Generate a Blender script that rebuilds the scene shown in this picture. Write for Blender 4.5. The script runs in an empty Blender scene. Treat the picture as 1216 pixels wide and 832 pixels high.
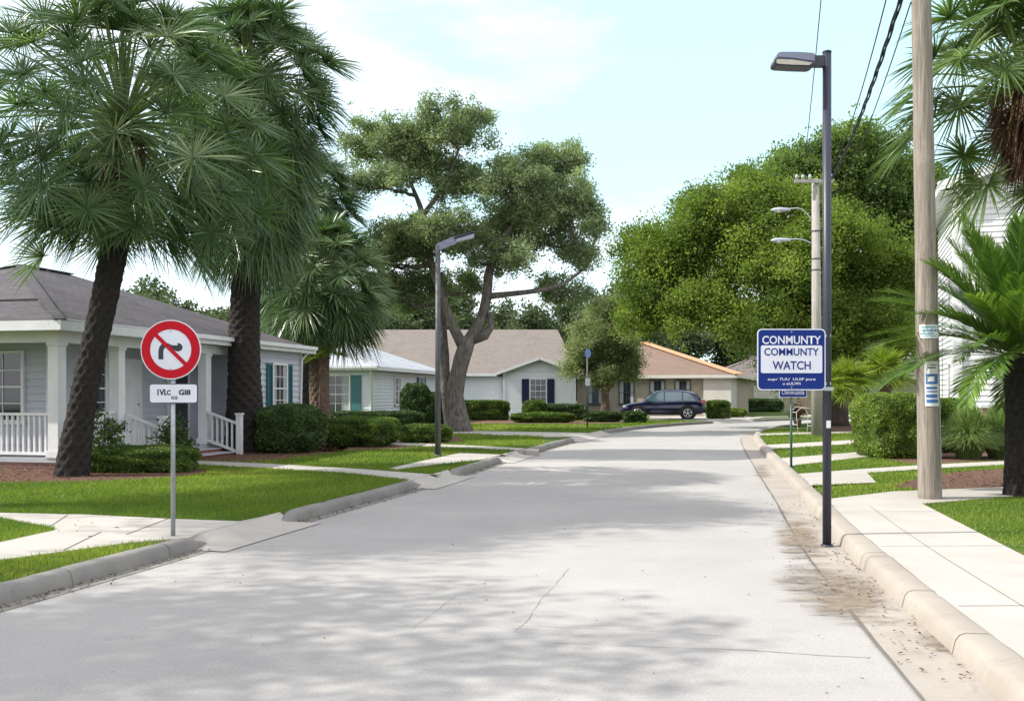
import bpy, bmesh, math, random
import numpy as np
from mathutils import Vector, Matrix, noise as mnoise
from mathutils.geometry import tessellate_polygon

R = math.radians
random.seed(7)
rng = np.random.default_rng(11)
sc = bpy.context.scene
col = sc.collection

# ------------------------------------------------------------------ camera, sky, sun, exposure
EYE, FPX, CX, HY = 1.65, 1150.0, 608.0, 467.0      # eye height, focal length and horizon, measured on the photo
cam_d = bpy.data.cameras.new('camera')
cam = bpy.data.objects.new('camera', cam_d)
col.objects.link(cam)
cam.location = (0, 0, EYE)
cam.rotation_euler = (R(90), 0, 0)
cam_d.sensor_width = 36
cam_d.lens = FPX / 1216 * 36
cam_d.shift_y = (HY - 416) / 1216
cam_d.clip_start = 0.1
cam_d.clip_end = 3000
sc.camera = cam

SUN_AZ_BACK = 6      # degrees the sun stands behind the pure-left direction
SUN_EL = 41
az = R(180 + SUN_AZ_BACK)
to_sun = Vector((math.cos(az) * math.cos(R(SUN_EL)), math.sin(az) * math.cos(R(SUN_EL)), math.sin(R(SUN_EL))))
sun_d = bpy.data.lights.new('sun', 'SUN')
sun_d.energy = 3.9
sun_d.angle = R(0.55)
sun_d.color = (1.0, 0.955, 0.88)
sun = bpy.data.objects.new('sun', sun_d)
col.objects.link(sun)
sun.rotation_euler = to_sun.to_track_quat('Z', 'Y').to_euler()
sun.location = (-30, 0, 40)

world = bpy.data.worlds.new('World')
sc.world = world
world.use_nodes = True
wn = world.node_tree
wn.nodes.clear()
wo = wn.nodes.new('ShaderNodeOutputWorld')
bg = wn.nodes.new('ShaderNodeBackground')
sky = wn.nodes.new('ShaderNodeTexSky')
sky.sky_type = 'NISHITA'
sky.sun_disc = False
sky.sun_elevation = R(SUN_EL)
sky.sun_rotation = math.atan2(to_sun.x, to_sun.y)
sky.air_density = 1.0
sky.dust_density = 0.9
sky.ozone_density = 0.7
tc = wn.nodes.new('ShaderNodeTexCoord')
mp = wn.nodes.new('ShaderNodeMapping')
mp.inputs['Scale'].default_value = (1.5, 1.5, 4.6)
mp.inputs['Location'].default_value = (3.1, 0.4, 0.35)
nz = wn.nodes.new('ShaderNodeTexNoise')
nz.inputs['Scale'].default_value = 1.3
nz.inputs['Detail'].default_value = 7
nz.inputs['Roughness'].default_value = 0.52
cr = wn.nodes.new('ShaderNodeValToRGB')
cr.color_ramp.elements[0].position = 0.50
cr.color_ramp.elements[0].color = (0, 0, 0, 1)
cr.color_ramp.elements[1].position = 0.72
cr.color_ramp.elements[1].color = (1, 1, 1, 1)
mixc = wn.nodes.new('ShaderNodeMix')
mixc.data_type = 'RGBA'
tintn = wn.nodes.new('ShaderNodeMix')
tintn.data_type = 'RGBA'
tintn.blend_type = 'MIX'
tintn.inputs[0].default_value = 0.6
tintn.inputs[7].default_value = (4.3, 6.2, 6.6, 1)
wn.links.new(tc.outputs['Generated'], mp.inputs['Vector'])
wn.links.new(mp.outputs['Vector'], nz.inputs['Vector'])
wn.links.new(nz.outputs['Fac'], cr.inputs['Fac'])
wn.links.new(sky.outputs['Color'], tintn.inputs[6])
wn.links.new(tintn.outputs[2], mixc.inputs[6])
mixc.inputs[7].default_value = (6.3, 6.1, 6.5, 1)
sepn = wn.nodes.new('ShaderNodeSeparateXYZ')
wn.links.new(tc.outputs['Generated'], sepn.inputs[0])
mrz = wn.nodes.new('ShaderNodeMapRange'); mrz.inputs['From Min'].default_value = 0.42; mrz.inputs['From Max'].default_value = 0.75  # unseen white cloud added overhead and behind the camera for neutral fill
wn.links.new(sepn.outputs['Z'], mrz.inputs['Value'])
mry = wn.nodes.new('ShaderNodeMapRange'); mry.inputs['From Min'].default_value = 0.45; mry.inputs['From Max'].default_value = 0.0
wn.links.new(sepn.outputs['Y'], mry.inputs['Value'])
mx1 = wn.nodes.new('ShaderNodeMath'); mx1.operation = 'MAXIMUM'
wn.links.new(mrz.outputs[0], mx1.inputs[0]); wn.links.new(mry.outputs[0], mx1.inputs[1])
mx2 = wn.nodes.new('ShaderNodeMath'); mx2.operation = 'MULTIPLY'; mx2.inputs[1].default_value = 0.85
wn.links.new(mx1.outputs[0], mx2.inputs[0])
mx3 = wn.nodes.new('ShaderNodeMath'); mx3.operation = 'MAXIMUM'
wn.links.new(cr.outputs['Color'], mx3.inputs[0]); wn.links.new(mx2.outputs[0], mx3.inputs[1])
wn.links.new(mx3.outputs[0], mixc.inputs[0])
wn.links.new(mixc.outputs[2], bg.inputs['Color'])
bg.inputs['Strength'].default_value = 0.15
wn.links.new(bg.outputs['Background'], wo.inputs['Surface'])

sc.view_settings.view_transform = 'Standard'
sc.view_settings.look = 'None'
sc.view_settings.gamma = 1
sc.view_settings.exposure = 0.70
sc.view_settings.use_curve_mapping = False
sc.render.engine = 'CYCLES'
sc.cycles.use_denoising = True
sc.cycles.max_bounces = 6
sc.cycles.diffuse_bounces = 3
sc.cycles.glossy_bounces = 3
sc.cycles.transmission_bounces = 4
sc.cycles.transparent_max_bounces = 8
sc.cycles.caustics_reflective = False
sc.cycles.caustics_refractive = False

# ------------------------------------------------------------------ helpers
LZ = 0.13            # level of lawns and pavements above the road


def gp(px, py, z=LZ):
    """ground point seen at photo pixel (px, py) on the plane z"""
    Y = (EYE - z) * FPX / (py - HY)
    return ((px - CX) / FPX * Y, Y)


def zat(py, Y):
    return EYE + (HY - py) / FPX * Y


def xat(px, Y):
    return (px - CX) / FPX * Y


def tag(o, label=None, cat=None, group=None, kind=None):
    if label: o['label'] = label
    if cat: o['category'] = cat
    if group: o['group'] = group
    if kind: o['kind'] = kind
    return o


def thing(name, label, cat, loc=(0, 0, 0), rz=0, group=None):
    o = bpy.data.objects.new(name, None)
    o.empty_display_size = 0.3
    col.objects.link(o)
    o.location = loc
    o.rotation_euler = (0, 0, rz)
    return tag(o, label, cat, group)


def link(name, me, parent=None, loc=(0, 0, 0), rz=0):
    o = bpy.data.objects.new(name, me)
    col.objects.link(o)
    o.location = loc
    o.rotation_euler = (0, 0, rz)
    if parent: o.parent = parent
    return o


def copy_tree(o, parent=None):
    c = o.copy()
    col.objects.link(c)
    if parent: c.parent = parent
    for ch in list(o.children):
        copy_tree(ch, c)
    return c


def planar_uv(me):
    uvl = me.uv_layers.new(name='uv')
    n = len(me.loops)
    co = np.empty(len(me.vertices) * 3); me.vertices.foreach_get('co', co); co = co.reshape(-1, 3)
    li = np.empty(n, np.int32); me.loops.foreach_get('vertex_index', li)
    nn = np.empty(len(me.polygons) * 3); me.polygons.foreach_get('normal', nn); nn = nn.reshape(-1, 3)
    lt = np.empty(len(me.polygons), np.int32); me.polygons.foreach_get('loop_total', lt)
    pn = np.repeat(nn, lt, axis=0)
    u = np.stack([-pn[:, 1], pn[:, 0], np.zeros(n)], 1)
    L = np.linalg.norm(u, axis=1)
    flat = L < 1e-3
    u[flat] = (1, 0, 0); L[flat] = 1
    u /= L[:, None]
    v = np.cross(pn, u)
    P = co[li]
    uv = np.stack([(P * u).sum(1), (P * v).sum(1)], 1)
    uvl.data.foreach_set('uv', uv.ravel())


class MB:
    """collects simple shapes; build() links them as one mesh object"""
    def __init__(s):
        s.v, s.f, s.sm = [], [], []

    def add(s, verts, faces, smooth=False):
        b = len(s.v)
        s.v += [tuple(p) for p in verts]
        s.f += [tuple(b + i for i in f) for f in faces]
        s.sm += [smooth] * len(faces)
        return s

    def box(s, x0, x1, y0, y1, z0, z1, m=None):
        vs = [Vector(p) for p in ((x0, y0, z0), (x1, y0, z0), (x1, y1, z0), (x0, y1, z0),
                                  (x0, y0, z1), (x1, y0, z1), (x1, y1, z1), (x0, y1, z1))]
        if m is not None: vs = [m @ p for p in vs]
        return s.add(vs, [(0, 3, 2, 1), (4, 5, 6, 7), (0, 1, 5, 4), (1, 2, 6, 5), (2, 3, 7, 6), (3, 0, 4, 7)])

    def bar(s, a, b, w, h=None, up=(0, 0, 1)):
        a, b = Vector(a), Vector(b)
        h = h or w
        d = (b - a).normalized()
        up = Vector(up)
        if abs(d.dot(up)) > 0.99: up = Vector((0, 1, 0))
        sd = d.cross(up).normalized()
        up = sd.cross(d)
        vs = []
        for p in (a, b):
            for i, j in ((-1, -1), (1, -1), (1, 1), (-1, 1)):
                vs.append(p + sd * (i * w / 2) + up * (j * h / 2))
        return s.add(vs, [(0, 1, 2, 3), (7, 6, 5, 4), (0, 4, 5, 1), (1, 5, 6, 2), (2, 6, 7, 3), (3, 7, 4, 0)])

    def tube(s, pts, rad, n=10, cap=True, jitter=0.0, smooth=True):
        pts = [Vector(p) for p in pts]
        if not hasattr(rad, '__len__'): rad = [rad] * len(pts)
        b = len(s.v)
        ref = None
        for k, p in enumerate(pts):
            d = (pts[min(k + 1, len(pts) - 1)] - pts[max(k - 1, 0)]).normalized()
            if ref is None:
                ref = Vector((1, 0, 0)) if abs(d.x) < 0.9 else Vector((0, 1, 0))
            ref = (ref - d * ref.dot(d)).normalized()
            q = d.cross(ref)
            for i in range(n):
                a = 2 * math.pi * i / n
                r = rad[k] * (1 + (random.uniform(-jitter, jitter) if jitter else 0))
                s.v.append(tuple(p + ref * (math.cos(a) * r) + q * (math.sin(a) * r)))
        for k in range(len(pts) - 1):
            for i in range(n):
                j = (i + 1) % n
                s.f.append((b + k * n + i, b + k * n + j, b + (k + 1) * n + j, b + (k + 1) * n + i))
                s.sm.append(smooth)
        if cap:
            s.f.append(tuple(b + i for i in reversed(range(n)))); s.sm.append(False)
            e = b + (len(pts) - 1) * n
            s.f.append(tuple(e + i for i in range(n))); s.sm.append(False)
        return s

    def poly(s, pts2, z):
        tri = tessellate_polygon([[Vector((p[0], p[1], 0)) for p in pts2]])
        vs = [(p[0], p[1], z) for p in pts2]
        fs = []
        for t in tri:
            a, b, c = [Vector(vs[i]) for i in t]
            fs.append(t if (b - a).cross(c - a).z > 0 else (t[0], t[2], t[1]))
        return s.add(vs, fs)

    def slab(s, pts2, z, zb=-.03):
        s.poly(pts2, z)
        n = len(pts2)
        vs = [(p[0], p[1], z) for p in pts2] + [(p[0], p[1], zb) for p in pts2]
        return s.add(vs, [(i, i + n, (i + 1) % n + n, (i + 1) % n) for i in range(n)])

    def prism(s, pts2, y0, y1, m=None):
        """extrude an (x,z) outline from y0 to y1"""
        n = len(pts2)
        vs = [Vector((p[0], y0, p[1])) for p in pts2] + [Vector((p[0], y1, p[1])) for p in pts2]
        if m is not None: vs = [m @ p for p in vs]
        area = sum(pts2[i][0] * pts2[(i + 1) % n][1] - pts2[(i + 1) % n][0] * pts2[i][1] for i in range(n))
        fs = [tuple(range(n)), tuple(reversed(range(n, 2 * n)))] + [(i, i + n, (i + 1) % n + n, (i + 1) % n) for i in range(n)]
        if area < 0: fs = [tuple(reversed(f)) for f in fs]
        return s.add(vs, fs)

    def mesh(s, name, mat, uv=True, bevel=0):
        me = bpy.data.meshes.new(name)
        me.from_pydata(s.v, [], s.f)
        me.polygons.foreach_set('use_smooth', s.sm)
        if bevel:
            bm = bmesh.new(); bm.from_mesh(me)
            bmesh.ops.bevel(bm, geom=bm.edges[:], offset=bevel, segments=2, affect='EDGES', clamp_overlap=True)
            bm.to_mesh(me); bm.free()
        me.update()
        if uv: planar_uv(me)
        if mat: me.materials.append(mat)
        return me

    def build(s, name, mat, parent=None, loc=(0, 0, 0), rz=0, bevel=0):
        return link(name, s.mesh(name, mat, bevel=bevel), parent, loc, rz)


def np_mesh(name, V, Q, mat, tint=None, smooth=False, tris=None):
    me = bpy.data.meshes.new(name)
    nq = 0 if Q is None else len(Q)
    nt = 0 if tris is None else len(tris)
    me.vertices.add(len(V))
    me.vertices.foreach_set('co', np.asarray(V, np.float32).ravel())
    me.loops.add(nq * 4 + nt * 3)
    li = []
    if nq: li.append(np.asarray(Q, np.int32).ravel())
    if nt: li.append(np.asarray(tris, np.int32).ravel())
    me.loops.foreach_set('vertex_index', np.concatenate(li))
    me.polygons.add(nq + nt)
    st = np.concatenate([np.arange(nq) * 4, nq * 4 + np.arange(nt) * 3]).astype(np.int32)
    me.polygons.foreach_set('loop_start', st)
    me.polygons.foreach_set('loop_total', np.concatenate([np.full(nq, 4), np.full(nt, 3)]).astype(np.int32))
    me.polygons.foreach_set('use_smooth', np.full(nq + nt, smooth))
    me.update(calc_edges=True)
    if tint is not None:
        a = me.attributes.new('tint', 'FLOAT', 'POINT')
        a.data.foreach_set('value', np.asarray(tint, np.float32))
    if mat: me.materials.append(mat)
    return me


def catmull(pts, step):
    P = [np.array(p, float) for p in pts]
    P = [2 * P[0] - P[1]] + P + [2 * P[-1] - P[-2]]
    out = []
    for i in range(1, len(P) - 2):
        n = max(1, int(np.linalg.norm(P[i + 1] - P[i]) / step))
        for k in range(n):
            t = k / n
            out.append(0.5 * ((2 * P[i]) + (-P[i - 1] + P[i + 1]) * t + (2 * P[i - 1] - 5 * P[i] + 4 * P[i + 1] - P[i + 2]) * t * t
                              + (-P[i - 1] + 3 * P[i] - 3 * P[i + 1] + P[i + 2]) * t ** 3))
    out.append(P[-2])
    return out


# ------------------------------------------------------------------ materials
MATS = {}


def _new(name):
    m = bpy.data.materials.new(name)
    m.use_nodes = True
    n = m.node_tree
    b = n.nodes['Principled BSDF']
    return m, n, b


def mix(n, a, b, fac):
    x = n.nodes.new('ShaderNodeMix'); x.data_type = 'RGBA'
    for i, s in ((6, a), (7, b)):
        if isinstance(s, (tuple, list)): x.inputs[i].default_value = (*s[:3], 1)
        else: n.links.new(s, x.inputs[i])
    if isinstance(fac, (int, float)): x.inputs[0].default_value = fac
    else: n.links.new(fac, x.inputs[0])
    return x.outputs[2]


def nnoise(n, scale, detail=5, rough=0.55, vec=None, dist=0):
    x = n.nodes.new('ShaderNodeTexNoise')
    x.inputs['Scale'].default_value = scale
    x.inputs['Detail'].default_value = detail
    x.inputs['Roughness'].default_value = rough
    x.inputs['Distortion'].default_value = dist
    if vec: n.links.new(vec, x.inputs['Vector'])
    return x.outputs['Fac']


def ramp(n, src, stops):
    x = n.nodes.new('ShaderNodeValToRGB')
    e = x.color_ramp.elements
    while len(e) < len(stops): e.new(0.5)
    for i, (p, c) in enumerate(stops):
        e[i].position = p
        e[i].color = (c, c, c, 1) if isinstance(c, (int, float)) else (*c, 1)
    n.links.new(src, x.inputs['Fac'])
    return x.outputs['Color']


def bump(n, b, src, strength, dist=0.01, prev=None):
    x = n.nodes.new('ShaderNodeBump')
    x.inputs['Strength'].default_value = strength
    x.inputs['Distance'].default_value = dist
    n.links.new(src, x.inputs['Height'])
    if prev: n.links.new(prev, x.inputs['Normal'])
    n.links.new(x.outputs['Normal'], b.inputs['Normal'])
    return x.outputs['Normal']


def coord(n, kind='Object', scale=None):
    t = n.nodes.new('ShaderNodeTexCoord')
    o = t.outputs[kind]
    if scale:
        m = n.nodes.new('ShaderNodeMapping'); m.inputs['Scale'].default_value = scale
        n.links.new(o, m.inputs['Vector']); o = m.outputs['Vector']
    return o


def mat(name, c, c2=None, rough=0.6, scale=6, bmp=0.0, bscale=60, metal=0, stretch=None, spec=0.5, coat=0):
    if name in MATS: return MATS[name]
    m, n, b = _new(name)
    vec = coord(n, 'Object', stretch)
    c2 = c2 or tuple(x * 0.85 for x in c)
    f = ramp(n, nnoise(n, scale, 6, 0.6, vec), [(0.35, 0), (0.65, 1)])
    n.links.new(mix(n, c, c2, f), b.inputs['Base Color'])
    b.inputs['Roughness'].default_value = rough
    b.inputs['Metallic'].default_value = metal
    b.inputs['Specular IOR Level'].default_value = spec
    b.inputs['Coat Weight'].default_value = coat
    if bmp: bump(n, b, nnoise(n, bscale, 4, 0.6, vec), bmp)
    MATS[name] = m
    return m


def leaf_mat(name, ca, cb, cc=None, trans=0.35, rough=0.5, tcol=None):
    m, n, b = _new(name)
    at = n.nodes.new('ShaderNodeAttribute'); at.attribute_name = 'tint'
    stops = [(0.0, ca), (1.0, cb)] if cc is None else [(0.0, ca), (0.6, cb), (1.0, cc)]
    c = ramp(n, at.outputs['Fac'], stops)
    n.links.new(c, b.inputs['Base Color'])
    b.inputs['Roughness'].default_value = rough
    b.inputs['Specular IOR Level'].default_value = 0.35
    tr = n.nodes.new('ShaderNodeBsdfTranslucent')
    hs = n.nodes.new('ShaderNodeMix'); hs.data_type = 'RGBA'; hs.blend_type = 'MULTIPLY'
    hs.inputs[0].default_value = 1
    n.links.new(c, hs.inputs[6]); hs.inputs[7].default_value = (*(tcol or (1.5, 1.6, 0.7)), 1)
    n.links.new(hs.outputs[2], tr.inputs['Color'])
    ms = n.nodes.new('ShaderNodeMixShader'); ms.inputs[0].default_value = trans
    n.links.new(b.outputs[0], ms.inputs[1]); n.links.new(tr.outputs[0], ms.inputs[2])
    n.links.new(ms.outputs[0], n.nodes['Material Output'].inputs['Surface'])
    return m


# asphalt: pale worn surface with aggregate, blotches and faint tyre wear
m, n, b = _new('pale_asphalt')
v = coord(n)
base = mix(n, (0.335, 0.322, 0.306), (0.395, 0.38, 0.36), ramp(n, nnoise(n, 0.35, 6, 0.62, v), [(0.35, 0), (0.68, 1)]))
st = nnoise(n, 0.9, 5, 0.6, coord(n, 'Object', (0.35, 1.6, 1)))
base = mix(n, base, (0.25, 0.247, 0.245), ramp(n, st, [(0.55, 0), (0.85, 0.5)]))
agg = nnoise(n, 75, 3, 0.7, v)
base = mix(n, base, (0.13, 0.125, 0.12), ramp(n, agg, [(0.52, 0), (0.72, 0.6)]))
base = mix(n, base, (0.20, 0.195, 0.19), ramp(n, nnoise(n, 6.5, 8, 0.75, v), [(0.60, 0), (0.78, 0.5)]))
agg2 = nnoise(n, 38, 3, 0.7, v)
base = mix(n, base, (0.52, 0.515, 0.5), ramp(n, agg2, [(0.56, 0), (0.78, 0.6)]))
n.links.new(base, b.inputs['Base Color'])
b.inputs['Roughness'].default_value = 0.85
b.inputs['Specular IOR Level'].default_value = 0.3
nb = bump(n, b, agg, 0.45, 0.006)
bump(n, b, nnoise(n, 3, 4, 0.6, v), 0.25, 0.02, nb)
M_ROAD = m


def concrete(name, c, c2, joint=None, dirty=0.4):
    m, n, b = _new(name)
    v = coord(n)
    x = mix(n, c, c2, ramp(n, nnoise(n, 1.2, 7, 0.65, v), [(0.35, 0), (0.68, 1)]))
    x = mix(n, x, tuple(t * 0.62 for t in c2), ramp(n, nnoise(n, 4.5, 8, 0.7, v, 0.6), [(0.55, 0), (0.8, dirty)]))
    fine = nnoise(n, 110, 3, 0.7, v)
    x = mix(n, x, tuple(t * 0.55 for t in c), ramp(n, fine, [(0.55, 0), (0.8, 0.45)]))
    n.links.new(x, b.inputs['Base Color'])
    b.inputs['Roughness'].default_value = 0.88
    b.inputs['Specular IOR Level'].default_value = 0.3
    nb = bump(n, b, fine, 0.25, 0.004)
    bump(n, b, nnoise(n, 7, 5, 0.6, v), 0.2, 0.012, nb)
    return m


M_PAVE = concrete('pavement_concrete', (0.44, 0.415, 0.375), (0.38, 0.355, 0.32))
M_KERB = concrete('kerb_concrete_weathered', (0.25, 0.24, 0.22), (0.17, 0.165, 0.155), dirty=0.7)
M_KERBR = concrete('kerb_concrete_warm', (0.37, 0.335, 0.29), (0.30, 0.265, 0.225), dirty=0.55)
M_GUTTER = concrete('gutter_concrete', (0.38, 0.345, 0.305), (0.31, 0.275, 0.24), dirty=0.5)

m, n, b = _new('lawn_soil_and_turf')
v = coord(n)
x = mix(n, (0.060, 0.115, 0.016), (0.10, 0.165, 0.026), ramp(n, nnoise(n, 0.8, 6, 0.6, v), [(0.3, 0), (0.7, 1)]))
x = mix(n, x, (0.17, 0.17, 0.06), ramp(n, nnoise(n, 2.1, 6, 0.65, v), [(0.50, 0), (0.72, 0.8)]))
x = mix(n, x, (0.035, 0.07, 0.012), ramp(n, nnoise(n, 45, 4, 0.7, v), [(0.45, 0), (0.7, 0.8)]))
n.links.new(x, b.inputs['Base Color'])
b.inputs['Roughness'].default_value = 0.9
b.inputs['Specular IOR Level'].default_value = 0.15
bump(n, b, nnoise(n, 45, 4, 0.7, v), 0.9, 0.03)
M_LAWN = m

m, n, b = _new('bark_mulch')
v = coord(n)
x = mix(n, (0.11, 0.050, 0.032), (0.20, 0.10, 0.068), ramp(n, nnoise(n, 38, 5, 0.75, v), [(0.4, 0), (0.62, 1)]))
x = mix(n, x, (0.045, 0.024, 0.018), ramp(n, nnoise(n, 16, 5, 0.7, v), [(0.5, 0), (0.7, 1)]))
n.links.new(x, b.inputs['Base Color'])
b.inputs['Roughness'].default_value = 0.95
bump(n, b, nnoise(n, 38, 5, 0.75, v), 1.0, 0.03)
M_MULCH = m

# dirt washed into the gutter: ragged edged, made see-through by noise
m, n, b = _new('washed_dirt')
v = coord(n, 'Object', (0.45, 1.25, 1))
at = n.nodes.new('ShaderNodeAttribute'); at.attribute_name = 'tint'
nn_ = nnoise(n, 3.4, 10, 0.75, v, 0.2)
sm = n.nodes.new('ShaderNodeMath'); sm.operation = 'ADD'
n.links.new(at.outputs['Fac'], sm.inputs[0]); n.links.new(nn_, sm.inputs[1])
al = ramp(n, sm.outputs[0], [(0.86, 0), (1.0, 0.5), (1.2, 0.75)])
x = mix(n, (0.30, 0.245, 0.185), (0.19, 0.145, 0.105), ramp(n, nnoise(n, 9, 8, 0.75, coord(n)), [(0.4, 0), (0.62, 1)]))
x = mix(n, x, (0.10, 0.10, 0.04), ramp(n, nnoise(n, 28, 4, 0.7, coord(n)), [(0.55, 0), (0.75, 0.6)]))
n.links.new(x, b.inputs['Base Color'])
n.links.new(al, b.inputs['Alpha'])
b.inputs['Roughness'].default_value = 0.95
bump(n, b, nnoise(n, 60, 4, 0.7, coord(n)), 0.6, 0.01)
M_DIRT = m


def shingle(name, a, b_, c):
    m, n, b = _new(name)
    uv = coord(n, 'UV')
    br = n.nodes.new('ShaderNodeTexBrick')
    n.links.new(uv, br.inputs['Vector'])
    br.inputs['Scale'].default_value = 1.0
    br.inputs['Brick Width'].default_value = 0.32
    br.inputs['Row Height'].default_value = 0.14
    br.inputs['Mortar Size'].default_value = 0.012
    br.inputs['Mortar Smooth'].default_value = 0.4
    br.inputs['Color1'].default_value = (*a, 1)
    br.inputs['Color2'].default_value = (*b_, 1)
    br.inputs['Mortar'].default_value = (*tuple(t * 0.35 for t in a), 1)
    x = mix(n, br.outputs['Color'], c, ramp(n, nnoise(n, 0.8, 6, 0.65, coord(n)), [(0.45, 0), (0.75, 0.65)]))
    x = mix(n, x, tuple(t * 1.5 for t in b_), ramp(n, nnoise(n, 60, 3, 0.7, coord(n)), [(0.55, 0), (0.75, 0.5)]))
    n.links.new(x, b.inputs['Base Color'])
    b.inputs['Roughness'].default_value = 0.9
    bump(n, b, br.outputs['Fac'], -0.6, 0.012)
    return m


M_SH_GREY = shingle('grey_shingles', (0.060, 0.053, 0.062), (0.095, 0.085, 0.095), (0.12, 0.108, 0.116))
M_SH_BLUE = shingle('bluegrey_shingles', (0.33, 0.36, 0.40), (0.42, 0.45, 0.49), (0.50, 0.52, 0.55))
M_SH_BROWN = shingle('brown_shingles', (0.165, 0.143, 0.125), (0.212, 0.184, 0.162), (0.19, 0.163, 0.144))
M_SH_RED = shingle('redbrown_shingles', (0.17, 0.115, 0.088), (0.23, 0.15, 0.11), (0.17, 0.12, 0.092))
M_SH_DARK = shingle('dark_brown_shingles', (0.13, 0.11, 0.10), (0.17, 0.145, 0.13), (0.15, 0.13, 0.115))
M_ORANGE = mat('sunlit_ridge_orange', (0.62, 0.32, 0.17), (0.52, 0.25, 0.13), 0.8, 5, 0.3, 20)

m, n, b = _new('red_brick')
br = n.nodes.new('ShaderNodeTexBrick')
n.links.new(coord(n, 'UV'), br.inputs['Vector'])
br.inputs['Scale'].default_value = 1
br.inputs['Brick Width'].default_value = 0.23
br.inputs['Row Height'].default_value = 0.075
br.inputs['Mortar Size'].default_value = 0.008
br.inputs['Color1'].default_value = (0.30, 0.15, 0.11, 1)
br.inputs['Color2'].default_value = (0.22, 0.11, 0.085, 1)
br.inputs['Mortar'].default_value = (0.38, 0.33, 0.29, 1)
n.links.new(mix(n, br.outputs['Color'], (0.34, 0.22, 0.18), ramp(n, nnoise(n, 6, 5, 0.6, coord(n)), [(0.45, 0), (0.7, 0.5)])), b.inputs['Base Color'])
b.inputs['Roughness'].default_value = 0.9
bump(n, b, br.outputs['Fac'], -0.5, 0.01)
M_BRICK = m


def bark(name, a, c, sc_=(1, 1, 0.25), s=9, bs=1.0):
    m, n, b = _new(name)
    v = coord(n, 'Object', sc_)
    f = nnoise(n, s, 7, 0.7, v, 0.4)
    x = mix(n, a, c, ramp(n, f, [(0.35, 0), (0.62, 1)]))
    x = mix(n, x, tuple(t * 1.5 for t in c), ramp(n, nnoise(n, 1.6, 4, 0.6, coord(n)), [(0.55, 0), (0.8, 0.5)]))
    n.links.new(x, b.inputs['Base Color'])
    b.inputs['Roughness'].default_value = 0.92
    bump(n, b, f, bs, 0.04)
    return m


M_OAKBARK = bark('oak_bark', (0.05, 0.042, 0.038), (0.19, 0.17, 0.15), s=14, bs=1.0)
M_DKBARK = bark('dark_bark', (0.035, 0.026, 0.022), (0.10, 0.078, 0.062))
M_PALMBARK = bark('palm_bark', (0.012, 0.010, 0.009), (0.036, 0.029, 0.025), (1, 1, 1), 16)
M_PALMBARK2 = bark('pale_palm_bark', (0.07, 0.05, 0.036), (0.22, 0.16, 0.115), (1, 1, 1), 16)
M_POLEWOOD = bark('weathered_pole_wood', (0.15, 0.125, 0.10), (0.31, 0.275, 0.235), (1, 1, 0.05), 30, 0.5)
M_POLEGREY = bark('grey_pole_wood', (0.26, 0.24, 0.22), (0.40, 0.38, 0.35), (1, 1, 0.05), 26, 0.4)

M_OAKLEAF = leaf_mat('live_oak_leaves', (0.127, 0.173, 0.095), (0.227, 0.289, 0.161), (0.342, 0.410, 0.238), 0.45, tcol=(1.4, 1.5, 0.8))
M_GREENLEAF = leaf_mat('fresh_green_leaves', (0.071, 0.120, 0.020), (0.152, 0.222, 0.038), (0.292, 0.370, 0.075), 0.45)
M_GREENLEAF2 = leaf_mat('mid_green_leaves', (0.062, 0.113, 0.032), (0.130, 0.202, 0.052), (0.237, 0.321, 0.092), 0.42)
M_OLIVELEAF = leaf_mat('small_tree_leaves', (0.122, 0.159, 0.079), (0.216, 0.266, 0.130), (0.345, 0.389, 0.216), 0.4)
M_FARLEAF = leaf_mat('distant_leaves', (0.050, 0.082, 0.040), (0.085, 0.125, 0.055), (0.14, 0.18, 0.08), 0.25)
M_HEDGEDARK = leaf_mat('dark_hedge_leaves', (0.024, 0.053, 0.015), (0.053, 0.105, 0.024), (0.105, 0.180, 0.045), 0.15, 0.35)
M_HEDGE = leaf_mat('hedge_leaves', (0.037, 0.075, 0.013), (0.094, 0.163, 0.022), (0.175, 0.263, 0.044), 0.25, 0.4)
M_HEDGEBRIGHT = leaf_mat('bright_hedge_leaves', (0.061, 0.110, 0.015), (0.154, 0.231, 0.031), (0.308, 0.396, 0.077), 0.3, 0.4)
M_PALM = leaf_mat('fan_palm_leaves', (0.040, 0.083, 0.032), (0.101, 0.167, 0.064), (0.373, 0.437, 0.242), 0.25, 0.30, (1.3, 1.5, 0.7))
M_PALMR = leaf_mat('green_palm_leaves', (0.055, 0.097, 0.030), (0.117, 0.186, 0.055), (0.304, 0.345, 0.166), 0.3, 0.35, (1.3, 1.5, 0.7))
M_PALMLIME = leaf_mat('lime_palm_leaves', (0.08, 0.135, 0.020), (0.19, 0.27, 0.035), (0.34, 0.40, 0.07), 0.35, 0.4)
M_FEATHER = leaf_mat('feather_palm_leaves', (0.049, 0.105, 0.025), (0.124, 0.220, 0.042), (0.334, 0.421, 0.105), 0.3, 0.35)
M_FIBRE = leaf_mat('dead_palm_fibre', (0.085, 0.040, 0.025), (0.16, 0.085, 0.05), (0.26, 0.16, 0.10), 0.1, 0.8, (1, 1, 1))
M_TUFT = leaf_mat('fountain_grass_blades', (0.101, 0.162, 0.061), (0.203, 0.297, 0.101), (0.392, 0.459, 0.203), 0.35, 0.5)
M_BLADE = leaf_mat('turf_blades', (0.083, 0.149, 0.018), (0.178, 0.259, 0.033), (0.345, 0.363, 0.077), 0.4, 0.55, (1.4, 1.5, 0.6))
M_LITTER = leaf_mat('fallen_leaf_litter', (0.12, 0.07, 0.035), (0.22, 0.13, 0.06), (0.14, 0.17, 0.05), 0.1, 0.8, (1, 1, 1))

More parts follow.
